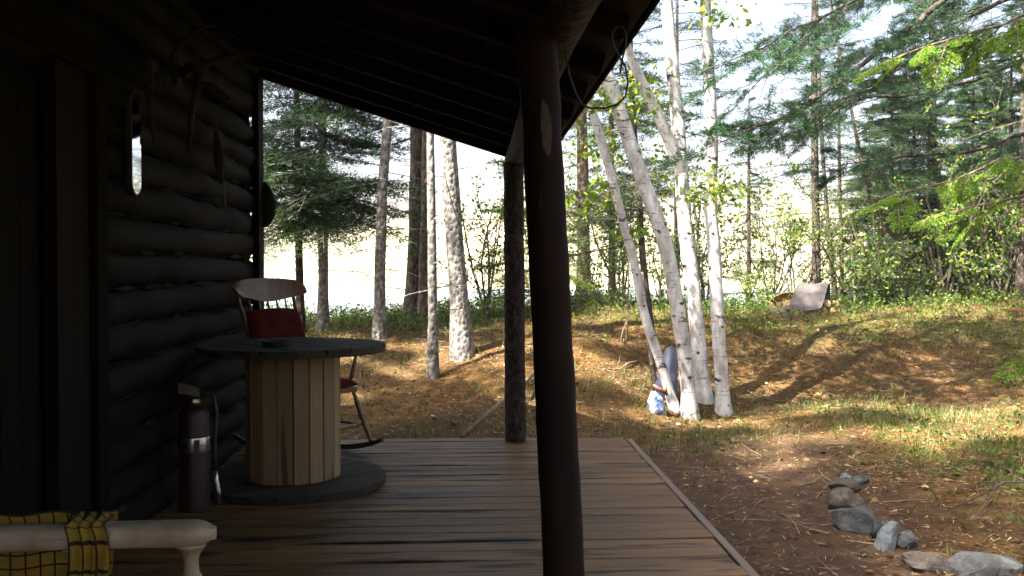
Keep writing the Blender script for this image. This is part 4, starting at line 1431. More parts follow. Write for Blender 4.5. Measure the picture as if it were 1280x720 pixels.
# right-hand thicket
GR = 'thicket of dark conifers on the crest at the right'
conifer('spruce_tree', 'tall dark spruce above the brown sheet, thickest of three poles', crest(1021, 380, 15.4), [(1020, 320), (1019, 240), (1018, 150)], 15.4, 10.5, 0.075, 'bark_dark', SPARSE, 1.0, 10.2, 1.25, 74, 'leaf_pine', GR, 10, seed=12)
conifer('spruce_tree', 'thin pole spruce leaning slightly left above the brown sheet', crest(1046, 384, 15.0), [(1040, 330), (1034, 270), (1028, 190)], 15.0, 8.0, 0.040, 'bark_dark', SPARSE, 2.3, 7.8, 0.8, 34, 'leaf_pine', GR, 8, seed=13)
conifer('spruce_tree', 'thin upright pole spruce right of the brown sheet', crest(1053, 384, 14.8), [(1052, 330), (1050, 260), (1049, 200)], 14.8, 7.5, 0.036, 'bark_dark', SPARSE, 2.5, 7.3, 0.8, 30, 'leaf_pine', GR, 8, seed=14)
hem = conifer('hemlock_tree', 'bushy dark hemlock right of the thin spruce poles', crest(1112, 384, 14.6), [(1112, 330), (1114, 230)], 14.6, 4.3, 0.06, 'bark_dark', HEMLOCK, 0.2, 4.2, 1.25, 120, 'leaf_spruce', GR, 4, seed=15, shape=.7)
conifer('hemlock_tree', 'tallest dark conifer of the right-hand thicket', crest(1166, 384, 15.2), [(1166, 300), (1165, 190)], 15.2, 8.5, 0.10, 'bark_dark', HEMLOCK, 0.3, 8.2, 1.35, 170, 'leaf_pine', GR, 6, seed=16)
conifer('hemlock_tree', 'leaning bare-stemmed conifer crossing the dark thicket', crest(1146, 384, 14.2), [(1130, 340), (1105, 285), (1082, 232)], 14.2, 5.5, 0.045, 'bark_dark', SPARSE, 1.6, 5.4, 0.7, 22, 'leaf_spruce', GR, 14, seed=17)
c = crest(1215, 384, 14.4); copy_tree(hem, 'dark hemlock under the bright cedar sprays', c, 1.9, 0.92)
c = crest(1262, 384, 15.6); copy_tree(hem, 'dark hemlock at the right edge by the patch of water', c, 3.3, 1.15)
c = crest(1085, 384, 17.5); copy_tree(hem, 'shorter hemlock farthest back in the thicket', c, 4.4, 0.9)
c = crest(1140, 384, 17.0); copy_tree(hem, 'hemlock behind the tallest dark conifer', c, 5.4, 1.2)
c = crest(1235, 384, 17.6); copy_tree(hem, 'hemlock back between the cedar sprays and the water', c, 0.7, 1.3)
conifer('spruce_tree', 'dark trunk at the far right edge in front of the water', crest(1276, 394, 13.2), [(1277, 330), (1279, 240)], 13.2, 9.0, 0.07, 'bark_dark', SPARSE, 1.8, 8.8, 1.2, 48, 'leaf_pine', GR, 10, seed=18)

# shrubs and saplings along the crest
GS = 'shrubs along the crest of the bank'
bush('leafy_sapling', 'tall yellow-green sapling among the dark hemlocks', crest(1185, 388, 13.9), 3.0, 1.3, 6, 'leaf_bush', 30, 0.065, 21, GS, cat='tree')
bush('leafy_sapling', 'green sapling in front of the thin spruce poles', crest(1072, 388, 14.1), 2.2, 1.1, 6, 'leaf_bush', 30, 0.06, 22, GS, cat='tree')
bush('leafy_sapling', 'leafy sapling at the right edge below the cedar', crest(1255, 388, 13.4), 2.4, 1.2, 6, 'leaf_bush', 30, 0.06, 23, GS, cat='tree')
bush('leafy_sapling', 'sunlit sapling in the gap left of the bowed birch', crest(778, 388, 15.5), 2.8, 1.2, 6, 'leaf_birch', 34, 0.065, 25, GS, cat='tree')
bush('leafy_sapling', 'sunlit sapling seen between the two rightmost birches', crest(880, 388, 16.5), 3.0, 1.2, 6, 'leaf_birch', 34, 0.065, 26, GS, cat='tree')
bush('leafy_sapling', 'yellow-green sapling left of the tall dark spruce', crest(995, 388, 15.8), 2.6, 1.3, 6, 'leaf_birch', 36, 0.065, 27, GS, cat='tree')
conifer('spruce_tree', 'full spruce filling the gap behind the leaning birches', crest(765, 384, 16.5), [(765, 300), (764, 200)], 16.5, 8.5, 0.07, 'bark_dark', SPRUCE, 1.6, 8.3, 1.5, 80, 'leaf_spruce', GB, 6, seed=19)
conifer('spruce_tree', 'spruce rising behind the fork of the tall birch', crest(846, 384, 18.0), [(846, 300), (846, 200)], 18.0, 9.0, 0.07, 'bark_dark', SPARSE, 2.4, 8.8, 1.6, 80, 'leaf_spruce', GB, 6, seed=20)
bush('leafy_sapling', 'yellow-green sapling standing between the posts', crest(700, 388, 14.3), 2.6, 1.2, 5, 'leaf_birch', 26, 0.06, 24, GS, cat='tree')
bush('leafy_shrub', 'twiggy yellow-green sapling left of the bark post', crest(612, 395, 13.0), 2.4, 1.0, 5, 'leaf_bush', 22, 0.055, 1, GS)
bush('leafy_shrub', 'dense green shrub at the foot of the bark post', crest(650, 400, 12.3), 1.0, 0.8, 6, 'leaf_bush', 40, 0.045, 2, GS)
bush('leafy_shrub', 'pale green shrub just right of the thick red-brown post', crest(752, 385, 13.6), 1.1, 0.9, 6, 'leaf_bush', 36, 0.05, 3, GS)
bush('leafy_shrub', 'bright shrub behind the birch trunks above the fallen log', crest(835, 385, 14.4), 1.9, 1.0, 6, 'leaf_bush', 26, 0.055, 4, GS)
bush('leafy_shrub', 'pale yellow-green sapling right of the straight birch', crest(965, 385, 16.5), 2.6, 1.2, 6, 'leaf_birch', 24, 0.06, 5, GS)
bush('leafy_shrub', 'low bushy shrub left of the brown sheet', crest(942, 388, 14.6), 0.9, 0.7, 6, 'leaf_bush', 36, 0.045, 6, GS)
bush('leafy_shrub', 'low leafy shrub right of the split wood', crest(1078, 388, 14.3), 1.0, 0.9, 7, 'leaf_bush', 40, 0.05, 7, GS)
bush('leafy_shrub', 'dark leafy shrub at the foot of the leaning conifer', crest(1150, 388, 13.9), 1.0, 1.0, 7, 'leaf_ground', 40, 0.05, 8, GS)
bush('leafy_shrub', 'leafy shrub beneath the dark hemlocks near the right edge', crest(1225, 390, 13.7), 0.9, 1.0, 7, 'leaf_ground', 40, 0.05, 9, GS)
bush('leafy_shrub', 'small shrub under the dark spruce boughs beside the lake', crest(440, 402, 13.4), 0.55, 0.8, 6, 'leaf_bush', 40, 0.04, 10, GS)
bush('leafy_shrub', 'sprig of green by the foot of the stout dark pine', crest(495, 398, 13.0), 0.5, 0.6, 5, 'leaf_bush', 40, 0.04, 11, GS)

# ---- big pine overhanging from the right
def strokes_tree(name, label, base, H, r0, bark, strokes, tmpl, leafmat, seed, Lr, every, fill_crown, hang=0.0):
    rg = np.random.default_rng(7000 + seed)
    base = Vector(base); base.z = gz(base.x, base.y)
    t = thing(name, label, 'tree', base)
    path = [base + Vector((0.05 * math.sin(i), 0.05 * math.cos(i * 1.3), H * i / 20)) for i in range(21)]
    tb = trunk_mb(path, r0, H)
    tb.v = [tuple(Vector(p) - base) for p in tb.v]
    tb.build('trunk', M[bark], t, True, 60)
    V, F, tris = [], [], []
    def spray(o, d, L):
        m = frame_from(d, rg.uniform(-.4, .4)); mm = np.array(m)
        T, axis, segs = tmpl[int(rg.integers(len(tmpl)))]
        c = T.mean(1, keepdims=True)
        tris.append((c * L + (T - c) * min(1.2, max(.7, L))) @ mm.T + np.array(o))
        tube3([o + m @ (Vector(a) * L) for a in axis], 0.007, 0.003, V, F)
        for (a, e) in segs[::2]:
            tube3([o + m @ (Vector(a) * L), o + m @ (Vector(e) * L)], 0.003, 0.0018, V, F)
    for (pix, ra, rb_) in strokes:
        L = [at(*p) - base for p in pix]
        zt = L[0].z
        L = [Vector((0, 0, min(H * .95, zt + .4)))] + L
        Q = []
        for a, b in zip(L[:-1], L[1:]):
            n = max(2, int((b - a).length / 0.12))
            for i in range(n): Q.append(a.lerp(b, i / n) + Vector(rg.normal(0, .006, 3)))
        Q.append(L[-1])
        n = len(Q)
        MB().tube(Q, [ra + (rb_ - ra) * (i / (n - 1)) for i in range(n)], 8, .15, 8).build('limb', M[bark], t, True, 60)
        total = 0.0
        for i in range(int(n * .35), n):
            if rg.random() < every:
                fw = (Q[min(n - 1, i + 1)] - Q[i - 1]).normalized()
                s = rg.choice([-1, 1])
                side = fw.cross(Vector((0, 0, 1))).normalized() * s
                d = fw * rg.uniform(.3, 1.0) + side * rg.uniform(.3, 1.0) + Vector((0, 0, rg.uniform(-.5, .35) - hang))
                spray(Q[i], d, Lr * rg.uniform(.6, 1.25))
        spray(Q[-1], Q[-1] - Q[-4], Lr)
    for k in range(fill_crown):
        z = H * rg.uniform(.45, 1.0); az = rg.uniform(0, 6.28)
        L = 2.4 * (1.05 - z / H) + .5
        for u in (0.35, .6, .85):
            o = Vector((math.cos(az) * L * u, math.sin(az) * L * u, z + .1 * u))
            spray(o, (math.cos(az + rg.normal(0, .6)), math.sin(az + rg.normal(0, .6)), .15), L * .5)
        tube3([Vector((0, 0, z)), Vector((math.cos(az) * L * .85, math.sin(az) * L * .85, z + .1))], 0.03, .01, V, F)
    MB().add(V, F).build('twigs', M[bark], t)
    T = np.concatenate(tris)
    link('crown', tri_mesh('crown', T, M[leafmat]), t)
    return t
strokes_tree('pine_tree', 'big pine whose bare-backed limbs sweep in from the upper right', (7.3, 11.2, 0), 13.0, 0.20, 'bark_dark', [
    ([(1400, -140, 10.6), (1285, -60, 10.2), (1185, -5, 9.9), (1130, 40, 9.7), (1075, 82, 9.5), (1010, 132, 9.3), (965, 152, 9.2), (915, 172, 9.1)], 0.075, 0.010),
    ([(1390, -100, 10.4), (1280, -10, 10.1), (1190, 30, 9.8), (1140, 75, 9.6), (1090, 110, 9.5), (1035, 130, 9.3)], 0.045, 0.006),
    ([(1380, 20, 10.9), (1290, 70, 10.8), (1220, 100, 10.7), (1150, 118, 10.6), (1080, 122, 10.5), (1010, 150, 10.4)], 0.045, 0.006),
    ([(1380, 120, 11.0), (1290, 165, 11.0), (1210, 190, 11.0), (1130, 195, 11.0), (1060, 205, 11.0)], 0.040, 0.006),
    ([(1330, -120, 9.6), (1200, -70, 9.2), (1090, -10, 8.9), (1030, 20, 8.8), (985, 40, 8.7), (940, 70, 8.6)], 0.040, 0.006),
    ([(1330, -200, 11.5), (1180, -60, 11.3), (1060, 10, 11.2), (990, 60, 11.1), (950, 100, 11.0)], 0.035, 0.006)],
    PINE, 'leaf_pine', 1, 0.72, 0.95, 16)

def cedar_template(seed):
    rg = np.random.default_rng(seed)
    A, B = [], []
    for t in np.linspace(0.08, 1.0, 11):
        for s in (-1, 1):
            ln = (0.42 * (1 - t) ** .6 + .08) * rg.uniform(.6, 1.1); an = math.radians(rg.uniform(35, 55)) * s
            o = np.array([t, 0, -0.2 * t * t]); d = np.array([math.cos(an), math.sin(an), -.25])
            A.append(o); B.append(o + d * ln)
            for u in (.3, .5, .7, .88):
                for s2 in (-1, 1):
                    an2 = an + s2 * .7; q = o + d * ln * u; l2 = ln * .35 * (1.1 - u) + .02
                    A.append(q); B.append(q + np.array([math.cos(an2), math.sin(an2), -.3]) * l2)
    t1, t2 = needles(A, B, 0.020, 0.032, 0.020, rg, 28, 0.15)
    return np.concatenate([t1, t2]), [(x, 0, -.2 * x * x) for x in (0, .33, .66, .98)], list(zip(A, B))[::4]
CEDAR = [cedar_template(s) for s in (41, 42, 43)]
strokes_tree('cedar_tree', 'bright green cedar reaching in at the right edge', (4.9, 6.9, 0), 7.5, 0.13, 'bark_red', [
    ([(1440, -30, 6.7), (1330, 0, 6.5), (1250, 30, 6.4), (1185, 50, 6.3), (1130, 68, 6.3)], 0.025, 0.004),
    ([(1440, 60, 6.8), (1330, 40, 6.8), (1270, 40, 6.8), (1220, 60, 6.8)], 0.022, 0.004),
    ([(1440, 140, 6.9), (1330, 190, 6.8), (1250, 200, 6.7), (1190, 228, 6.6), (1130, 240, 6.6)], 0.022, 0.003),
    ([(1440, 180, 7.1), (1330, 230, 7.1), (1260, 250, 7.0), (1200, 262, 7.0)], 0.020, 0.003),
    ([(1430, 400, 7.0), (1350, 430, 7.0), (1300, 445, 7.0)], 0.018, 0.003)],
    CEDAR, 'leaf_cedar', 2, 0.36, 0.85, 26, hang=.35)

# ---- unseen tall trees, added behind the cabin to shade the clearing
GT = 'unseen tall pines added behind the cabin for shade'
p0 = conifer('pine_tree', 'unseen tall pine added behind the cabin for shade', (-9.5, 3.0, G0), [], 3.0, 17.0, 0.20, 'bark_dark', PINE, 6.0, 16.8, 2.6, 60, 'leaf_pine', GT, 10, seed=30)
for (x_, y_, rz_, sc_) in ((-8.2, -1.6, 2.0, .95), (-7.3, -0.2, 1.0, 1.25)):
    copy_tree(p0, 'unseen tall pine added behind the cabin for shade', (x_, y_, G0), rz_, sc_)
GW = 'unseen forest trees added beside and behind the viewer'  # unseen spruces, added to cut the skylight reaching the porch
q0 = conifer('spruce_tree', 'forest spruce added out of view to the right to darken the porch', (7.0, 2.2, G0), [], 2.2, 11.0, 0.13, 'bark_dark', SPRUCE, 0.6, 10.8, 2.2, 130, 'leaf_spruce', GW, 6, seed=31)
for (x_, y_, rz_, sc_) in ((6.4, -1.0, 2.0, .95), (4.6, -3.6, 4.1, 1.1), (8.8, 4.6, 5.0, 1.0), (9.5, 0.5, 1.0, 1.15), (2.6, -6.0, 2.6, 1.0), (9.5, 8.0, .6, 1.1), (7.4, -4.5, 1.6, 1.2)):
    copy_tree(q0, 'forest spruce added out of view to the right to darken the porch', (x_, y_, G0), rz_, sc_)

def broad_tree(label, base, H, Rc, seed, group):  # unseen shade tree; leaf clumps and gaps shaped to dapple the ground
    rg = np.random.default_rng(8000 + seed)
    base = Vector(base); t = thing('shade_tree', label, 'tree', base, 0, group)
    path = [base + Vector((0.1 * math.sin(i * .6), 0.1 * math.cos(i * .5), H * .92 * i / 20)) for i in range(21)]
    tb = trunk_mb(path, 0.22, H); tb.v = [tuple(Vector(p) - base) for p in tb.v]
    V, F, C = [], [], []
    for k in range(92):
        u = unit(rg.standard_normal(3)) * rg.random() ** .4
        c = np.array([u[0] * Rc, u[1] * Rc, H * .70 + u[2] * H * .28])
        z = max(H * .3, c[2] - rg.uniform(1, 2.5)); p0_ = Vector((0, 0, z)); p1_ = Vector(c)
        tube3([p0_, p0_.lerp(p1_, .5) + Vector((0, 0, .3)), p1_], 0.035, 0.008, V, F)
        rr_c = rg.uniform(.28, .68)
        C.append(c + unit(rg.standard_normal((220, 3))) * rg.random((220, 1)) ** .4 * [rr_c, rr_c, rr_c * .55])
    tb.add(V, F); tb.build('trunk', M['bark_dark'], t, True, 60)
    link('crown', quad_mesh('crown', leaves(np.concatenate(C), .17, rg), M['leaf_bush']), t)
    return t
GM = 'unseen broad leafy trees added behind the cabin to shade the clearing'
m0 = broad_tree('unseen broad leafy tree added behind the cabin to shade the clearing', (-10.3, 1.4, G0), 25.0, 6.0, 1, GM)
for (x_, y_, rz_, sc_) in ((-8.2, -2.6, 2.0, 1.0), (-8.6, -1.4, 4.6, .92), (-5.2, 10.8, 1.0, .46), (-9.6, 7.6, 4.0, .85)):
    copy_tree(m0, 'unseen broad leafy tree added behind the cabin to shade the clearing', (x_, y_, G0), rz_, sc_)
m0.scale = (.84, .84, .84)

# ================================================================== things on the ground
# ---- stones edging the path
def stone(label, px, py, w, h, mat, seed, tilt=0.0, flat=1.0, depth=None, slab=False, yaw=0.0):
    """px,py: where the stone meets the ground in front"""
    p = ground_at(px, py, y0=3.5)
    s = p.y / F_PX
    W, H = w * s, h * s; D = depth if depth else W * .75
    bm = bmesh.new()
    bmesh.ops.create_icosphere(bm, subdivisions=4, radius=1.0)
    rg = np.random.default_rng(300 + seed)
    planes = [(Vector(rg.standard_normal(3)).normalized(), rg.uniform(.55, .85)) for _ in range(9 if slab else 8)]
    for v in bm.verts:
        c = v.co.copy()
        if slab:
            c = Vector([math.copysign(abs(q) ** 0.45, q) for q in c]) * .86
        for n_, d_ in planes:
            k = c.dot(n_) - d_
            if k > 0: c -= n_ * k * .85
        nz = noise.noise(c * 1.7 + Vector((seed * 3.3, 0, 0)))
        c *= 1 + 0.14 * nz + 0.05 * noise.noise(c * 5 + Vector((0, seed, 0)))
        v.co = Vector((c.x * W * .56, c.y * D * .56, c.z * H * .62))
    me = bpy.data.meshes.new('stone'); bm.to_mesh(me); bm.free()
    me.materials.append(M[mat]); me.polygons.foreach_set('use_smooth', [True] * len(me.polygons)); me.set_sharp_from_angle(angle=R(32))
    o = link('stone', me)
    o.location = (p.x, p.y + D * .42, gz(p.x, p.y + D * .3) + H * .30)
    o.rotation_euler = (0, R(tilt), R(yaw))
    return tag(o, label, 'stone', 'stones edging the path beside the deck')
stone('flat-topped brown stone behind the big rounded one in the path edging', 1062, 640, 56, 26, 'stone_brown', 1, 4)
stone('largest rounded grey stone of the path edging', 1072, 669, 58, 38, 'stone', 2, 12)
stone('small grey stone wedged left of the upright slab', 1102, 674, 26, 26, 'stone', 3)
stone('upright blue-grey slab standing on end among the edging stones', 1113, 691, 25, 46, 'stone_blue', 4, 14, slab=True, depth=.09)
stone('small round dark stone right of the upright slab', 1139, 688, 27, 24, 'stone', 5)
stone('flat wedge of brown stone left of the long grey slab', 1168, 716, 60, 24, 'stone_brown', 6, -6, slab=True, yaw=-14)
stone('long grey slab at the bottom right corner', 1242, 724, 96, 32, 'stone', 7, 2, slab=True, depth=.30, yaw=4)
stone('dark low stone at the back end of the path edging', 1060, 617, 36, 18, 'stone_brown', 8)
stone('small grey stone farthest back in the path edging', 1078, 606, 26, 14, 'stone', 9)
stone('little tipped stone beside the farthest edging stone', 1060, 604, 16, 13, 'stone_blue', 10, 25)

# ---- pole lying against the bank
a = at(577, 546, 7.35); b = at(672, 462, 9.3)
b = Vector((b.x, b.y, max(b.z, gz(b.x, b.y) + .03)))
e = a + (b - a) * 1.25
pole = MB().tube([Vector((0, 0, 0)), (e - a) * .5 + Vector((0, 0, -.01)), e - a], [.019, .019, .016], 8, .08, 6).build('pole', M['twig'], None, True)
pole.location = a; tag(pole, 'bare wooden pole leaning on the bank behind the slender bark post', 'pole')

# ---- fallen log on the crest
p = crest(735, 384, 13.3); q = crest(842, 386, 13.7)
lg = thing('fallen_log', 'dark fallen log lying along the crest behind the birches', 'log', p)
zt = at(735, 377, 13.3).z
MB().tube([Vector((0, 0, zt - p.z)), Vector(((q.x - p.x) * .5, .2, zt - p.z - .03)), Vector((q.x - p.x, .4, zt - p.z - .02))], [.045, .04, .03], 10, .15, 5).build('trunk', M['bark_dark'], lg, True)
MB().tube([Vector((-.03, .05, zt - p.z - .06)), Vector((.02, .02, zt - p.z + .05)), Vector((.12, -.02, zt - p.z + .055)), Vector((.17, -.03, zt - p.z - .03))], [.06, .10, .10, .05], 10, .35, 7).build('root_burl', M['stick_dark'], lg, True)
for (dx, dy) in ((.25, -.15), (.5, .1), (.9, -.2)):
    MB().tube([Vector((dx, .1, zt - p.z - .02)), Vector((dx + dy, -.05, -.08))], [.016, .008], 6).build('broken_limb', M['stick_dark'], lg, True)

# ---- brown sheet bent over a small stack of split wood
wp = crest(1008, 392, 13.2)
ws = thing('wood_stack', 'small stack of split firewood partly hidden under a bent brown sheet', 'firewood', wp)
K = lambda x, y, Y: at(x, y, Y) - wp
sc_ = 13.2 / F_PX
for i, (px, py, r_) in enumerate([(1030, 388, .050), (1041, 389, .045), (1049, 390, .035), (1034, 379, .045), (1045, 380, .040), (1020, 388, .05), (1024, 379, .045), (1010, 388, .05), (1014, 379, .045)]):
    c0 = K(px, py, 13.25); c0.z = max(c0.z, r_ * .8)
    o = MB().tube([c0 + Vector((0, -.02, 0)), c0 + Vector((.05, .25, .01)), c0 + Vector((.1, .5, 0))], [r_, r_ * 1.05, r_], 6, .3, 9, seed=i).build('split_log', M['split_wood'], ws)
sheet = thing('bent_sheet', 'brown-grey sheet bent over the firewood on the crest', 'sheet', wp)
prof = [(0.46, 0.12), (0.36, .36), (0.22, .42), (0.12, .40), (0.03, .28), (-.06, .16), (-.16, .085), (-.26, .06)]
rows = []
for j in range(8):
    u = j / 7
    row = []
    for i, (dy, dz) in enumerate(prof):
        pl = at(1001 - 4.5 * max(0, i - 2), 380, 13.2 + dy).x - wp.x; pr = at(1037 - 2.8 * max(0, i - 2), 380, 13.2 + dy).x - wp.x
        row.append((pl + (pr - pl) * u, dy + .02 * math.sin(u * 5), dz + .012 * math.sin(u * 7 + i)))
    rows.append(row)
MB().sheet(rows, 0.006).build('panel', M['tar_sheet'], sheet, True, 45)
bs = thing('brown_board', 'rusty brown curled board lying left behind the bent sheet', 'board', crest(985, 388, 13.75))
rows = [[(-.25 + .5 * u, .05 * math.sin(v * 3), .02 + .24 * v - .10 * (2 * u - 1) ** 2 * v) for v in (0, .33, .66, 1)] for u in np.linspace(0, 1, 9)]
MB().sheet(rows, .012).build('panel', M['rust_sheet'], bs, True, 45)
b2_ = thing('sheet_offcut', 'small grey-brown offcut lying at the left foot of the bent sheet', 'sheet', crest(974, 394, 13.0))
rows = [[(-.14 + .30 * u, -.08 + .22 * v, .03 + .08 * v * u + .02 * math.sin(u * 6)) for v in (0, .5, 1)] for u in np.linspace(0, 1, 7)]
MB().sheet(rows, .006).build('panel', M['tar_sheet'], b2_, True, 45)

# ---- pale bundle leaning behind the birches
bb = ground_at(828, 524, y0=8); 
bn = thing('plastic_bundle', 'pale lilac plastic shell with a mottled blue bag leaning behind the birch trunks', 'bundle', bb + Vector((0, .15, 0)))
o0 = Vector(bn.location); Yq = o0.y
Z_ = lambda x, y, dy=0: at(x, y, Yq + dy) - o0
outline = [(819, 484), (823, 470), (827, 455), (831, 440), (835, 435), (840, 433), (844, 435), (846, 442), (847, 470), (846, 490), (843, 504), (834, 503), (827, 497)]
Ya_ = ground_at(846, 512, y0=7.5).y - Yq
pts = [Z_(x, y, Ya_ + (.26 if y < 460 else .17)) for x, y in outline]
c0 = sum(pts, Vector()) / len(pts)
b = MB(); n = len(pts)
v = [c0 + Vector((0, -.06, 0))] + [c0.lerp(p_, .6) + Vector((0, -.045, 0)) for p_ in pts] + pts + [p_ + Vector((0, .035, 0)) for p_ in pts] + [c0 + Vector((0, .02, 0))]
f = [(0, 1 + i, 1 + (i + 1) % n) for i in range(n)]
f += [(1 + i, 1 + n + i, 1 + n + (i + 1) % n, 1 + (i + 1) % n) for i in range(n)]
f += [(1 + n + i, 1 + 2 * n + i, 1 + 2 * n + (i + 1) % n, 1 + n + (i + 1) % n) for i in range(n)]
f += [(1 + 3 * n, 1 + 2 * n + (i + 1) % n, 1 + 2 * n + i) for i in range(n)]
b.add(v, f).build('shell', M['pale_plastic'], bn, True, 40)
MB().tube([Z_(818, 489, -.02), Z_(819, 500, -.04), Z_(822, 512, -.05), Z_(826, 522, -.04)], [.03, .075, .095, .06], 12, .35, 8, oval=.7).build('bag', M['bag'], bn, True)
MB().tube([Z_(816, 481, -.05), Z_(825, 487, -.07), Z_(834, 493, -.06)], [.016, .022, .016], 8).build('handle_bar', M['red_brown'], bn, True)
MB().tube([Z_(831, 474, -.02), Z_(832, 484, -.03), Z_(833, 490, -.03)], [.012, .016, .014], 8).build('peg', M['orange_skin'], bn, True)

# ---- dead sticks: fallen branch at right, upright broken snag, twigs
def stick_thing(name, label, strokes, mat, cat='branch'):
    base = Vector(strokes[0][0][0])
    t = thing(name, label, cat, base)
    for k, (pts, r0, r1) in enumerate(strokes):
        n = len(pts)
        MB().tube([Vector(p_) - base for p_ in pts], [r0 + (r1 - r0) * i / max(1, n - 1) for i in range(n)], 6, .2, 12).build('stem' if k == 0 else 'side_twig', M[mat], t, True)
    return t
def GP(x, y, up=0.03, y0=3.5):
    p_ = ground_at(x, y, y0=y0); return p_ + Vector((0, 0, up))
stick_thing('fallen_branch', 'dark forked fallen branch on the grass at the right edge', [
    ([GP(1330, 628), GP(1285, 624, .10), GP(1255, 622, .09), GP(1225, 632, .06), GP(1190, 640, .02)], .010, .004),
    ([GP(1270, 622, .10), GP(1262, 605, .10), GP(1243, 595, .06)], .006, .002),
    ([GP(1245, 626, .08), GP(1228, 646, .05), GP(1213, 658, .01)], .005, .002),
    ([GP(1255, 622, .09), GP(1232, 616, .06), GP(1205, 612, .02)], .005, .002)], 'stick_dark')
stick_thing('broken_snag', 'thin dead broken stem standing on the bank left of the birches', [
    ([GP(783, 428, -.05, 8), at(784, 395, 11.3), at(786, 350, 11.3), at(785, 290, 11.3)], .016, .006),
    ([at(784, 400, 11.3), at(778, 415, 11.2), GP(773, 440, 0, 8)], .010, .004)], 'twig', 'stem')
stick_thing('broken_snag', 'dark dead stem rising beside the leftmost birch', [
    ([GP(822, 500, -.05, 8), at(815, 455, 9.9), at(808, 400, 9.9), at(802, 340, 9.9)], .032, .02)], 'bark_dark', 'stem')
stick_thing('fallen_branch', 'pale dead twig lying on the bank right of the thick post', [
    ([GP(800, 452, .01, 8), GP(786, 459, .04, 8), GP(775, 465, .03, 8), GP(760, 462, .01, 8)], .010, .005)], 'twig')

# ================================================================== ground stuff
def scatter(n, x0, x1, y0, y1, rg, dens=None):
    x = rg.uniform(x0, x1, n); y = rg.uniform(y0, y1, n)
    keep = ~((x < 1.22) & (y < 7.15))
    keep &= (np.abs(x) < 0.75 * y + 1.5)
    if dens is not None:
        keep &= rg.random(n) < dens(x, y)
    x, y = x[keep], y[keep]
    return np.stack([x, y, terrain(x, y)], 1)
rg = np.random.default_rng(77)
# needle and leaf litter
P = scatter(170000, -4, 9.5, 3.6, 14.5, rg, lambda x, y: np.clip(1.0 - 0.55 * path_mask(x, y), .2, 1))
n = len(P)
a = rg.uniform(0, 6.28, n); d = np.stack([np.cos(a), np.sin(a), rg.normal(0, .22, n)], 1)
ln = rg.uniform(.02, .065, (n, 1)); sd = np.stack([-np.sin(a), np.cos(a), rg.normal(0, .3, n)], 1) * rg.uniform(.0015, .006, (n, 1))
P[:, 2] += rg.uniform(0.0, .018, n)
tag(link('needle_litter', tri_mesh('needle_litter', np.stack([P - d * ln / 2 - sd, P - d * ln / 2 + sd, P + d * ln / 2], 1), M['litter'])), 'brown needle and leaf litter strewn over the bank and path', 'litter', kind='stuff')
# pale scraps and dead leaves
P = scatter(1500, -3, 8, 3.8, 13.5, rg); P[:, 2] += .012
tag(link('dead_leaves', quad_mesh('dead_leaves', leaves(P, .05, rg, D=unit(rg.standard_normal((len(P), 3)) * [1, 1, .2])), M['litter'])), 'scattered curled dead leaves on the forest floor', 'leaves', kind='stuff')
P = scatter(46, 0, 6.0, 4.2, 12.5, rg); P[:, 2] += .015
tag(link('bark_scraps', quad_mesh('bark_scraps', leaves(P, .045, rg, D=unit(rg.standard_normal((len(P), 3)) * [1, 1, .2])), M['litter_white'])), 'small bleached scraps of birch bark scattered on the ground', 'scraps', kind='stuff')
# twigs
V, F = [], []
P = scatter(1100, -3.5, 8, 3.8, 14, rg)
for p_ in P:
    a_ = rg.uniform(0, 6.28); L = rg.uniform(.08, .45); dd = Vector((math.cos(a_), math.sin(a_), rg.normal(0, .12)))
    q0 = Vector(p_) + Vector((0, 0, .012)); q1 = q0 + dd * L * .5; q2 = q1 + (dd + Vector(rg.normal(0, .2, 3))) * L * .5
    q1.z = max(q1.z, gz(q1.x, q1.y) + .006); q2.z = max(q2.z, gz(q2.x, q2.y) + .006)
    tube3([q0, q1, q2], rg.uniform(.002, .006), .001, V, F)
tag(MB().add(V, F).build('fallen_twigs', M['twig']), 'thin dry twigs strewn over the forest floor', 'twigs', kind='stuff')
# low leafy ground cover on the crest and the right-hand side
def dens_cover(x, y):
    pn = 0.5 + 0.5 * np.sin(2.3 * x + 1.1 * y) * np.sin(1.9 * y - 1.3 * x + 1)
    clear = 1 - np.exp(-((x - 4.55) / .55) ** 4 - ((y - 12.6) / .75) ** 4)
    return clear * np.clip(moss_mask(x, y) * (0.25 + 0.9 * pn) * np.where(y > 11.5, 1.0, 0.30), 0, 1)
C = scatter(26000, -5, 10.5, 5.0, 16.5, rg, dens_cover)
hh = (0.05 + 0.20 * smooth((C[:, 1] - 11.5) / 1.5)) * rg.uniform(.3, 1.0, len(C))
Q = []
for k in range(5):
    D = C.copy(); D[:, :2] += rg.normal(0, .035, (len(C), 2)); D[:, 2] += hh * rg.uniform(.2, 1, len(C))
    Q.append(leaves(D, .040, rg, hang=-.3))
tag(link('ground_cover', quad_mesh('ground_cover', np.concatenate(Q), M['leaf_ground'])), 'low leafy green ground cover along the crest of the bank', 'ground cover', kind='stuff')
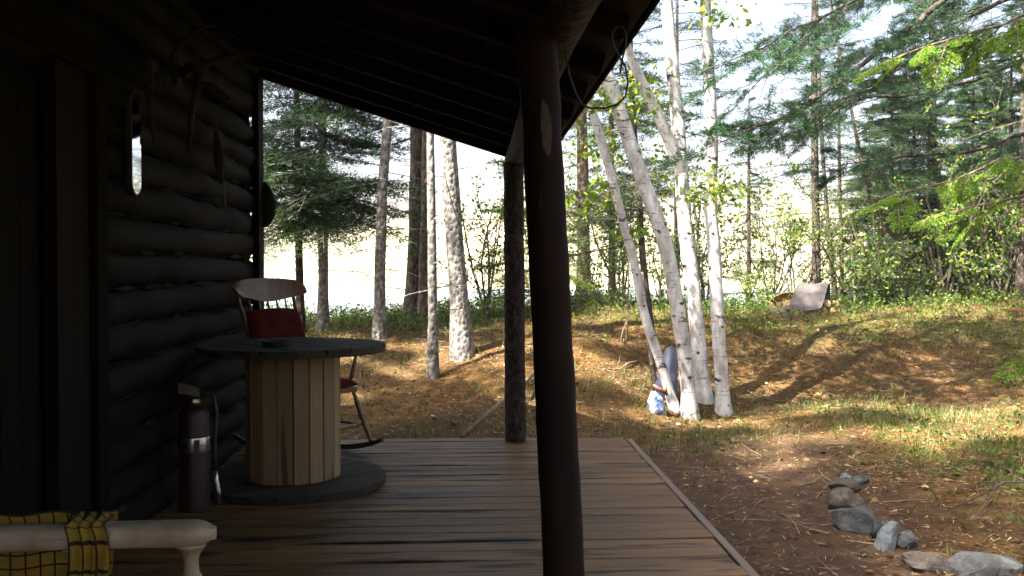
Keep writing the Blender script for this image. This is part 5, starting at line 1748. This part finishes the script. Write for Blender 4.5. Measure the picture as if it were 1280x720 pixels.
# grass blades
def dens_grass(x, y):
    pn = 0.5 + 0.5 * np.sin(1.7 * x - 2.1 * y + .3) * np.sin(2.7 * y + 0.8 * x)
    near_birch = np.exp(-((x - 2.3) ** 2 + (y - 9.0) ** 2) / 0.9)
    right = moss_mask(x, y)
    sp = 0.09 * (1 - path_mask(x, y))
    return np.clip((right * .55 + near_birch * .8 + sp) * (.2 + pn), 0, 1)
C = scatter(60000, -4, 9.5, 4.0, 14.5, rg, dens_grass)
T = []
for k in range(3):
    n = len(C); a = rg.uniform(0, 6.28, n); ln = rg.uniform(.05, .17, (n, 1)) 
    b0 = C + np.stack([rg.normal(0, .02, n), rg.normal(0, .02, n), np.full(n, -.005)], 1)
    tip = b0 + np.stack([np.cos(a) * .6, np.sin(a) * .6, np.full(n, .75)], 1) * ln
    sd = np.stack([-np.sin(a), np.cos(a), np.zeros(n)], 1) * .0035
    T.append(np.stack([b0 - sd, b0 + sd, tip], 1))
tag(link('grass', tri_mesh('grass', np.concatenate(T), M['grass'])), 'thin tufts of green and straw coloured grass on the bank', 'grass', kind='stuff')

# ---- far shore forest, a single hazy mass
rg = np.random.default_rng(99)
T = []
n = 1500
x = rg.uniform(-220, 240, n); y = 193 + 140 * rg.random(n) ** 1.3
for i in range(n):
    h = rg.uniform(4.0, 11); w = h * rg.uniform(.16, .34); z = float(hill_z(x[i], y[i])); m = 44
    u = rg.random(m) ** .8; a = rg.uniform(0, 6.28, m); r = w * (1 - u) * np.sqrt(rg.random(m)) + .1
    c = np.stack([x[i] + r * np.cos(a), y[i] + r * np.sin(a), z + .3 + h * u], 1)
    e = unit(rg.standard_normal((m, 3))); g = unit(rg.standard_normal((m, 3))); s = .55
    T.append(np.stack([c + e * s, c + g * s, c - (e + g) * s * .6], 1))
M['leaf_far'] = mat_leaf('far_forest', [(0.0, (0.06, 0.085, 0.03)), (0.6, (0.17, 0.18, 0.07)), (1.0, (0.34, 0.29, 0.14))], 0.3, 0.6, 0.06)
tag(link('far_forest', tri_mesh('far_forest', np.concatenate(T), M['leaf_far'])), 'sunlit wooded hillside across the lake', 'forest', kind='stuff')

# ---- the bright air over the lake
def _haze():
    m = bpy.data.materials.new('haze'); m.use_nodes = True
    nt = m.node_tree; nt.nodes.clear()
    o_ = nt.nodes.new('ShaderNodeOutputMaterial'); v_ = nt.nodes.new('ShaderNodeVolumePrincipled')
    v_.inputs['Color'].default_value = (0.95, 0.96, 1.0, 1); v_.inputs['Density'].default_value = 0.0011; v_.inputs['Anisotropy'].default_value = 0.2
    nt.links.new(v_.outputs[0], o_.inputs['Volume'])
    return m
hz = MB().box((0, 260, 11), (860, 640, 34)).build('haze', _haze())
tag(hz, 'pale bright haze hanging over the lake', 'haze', kind='stuff')
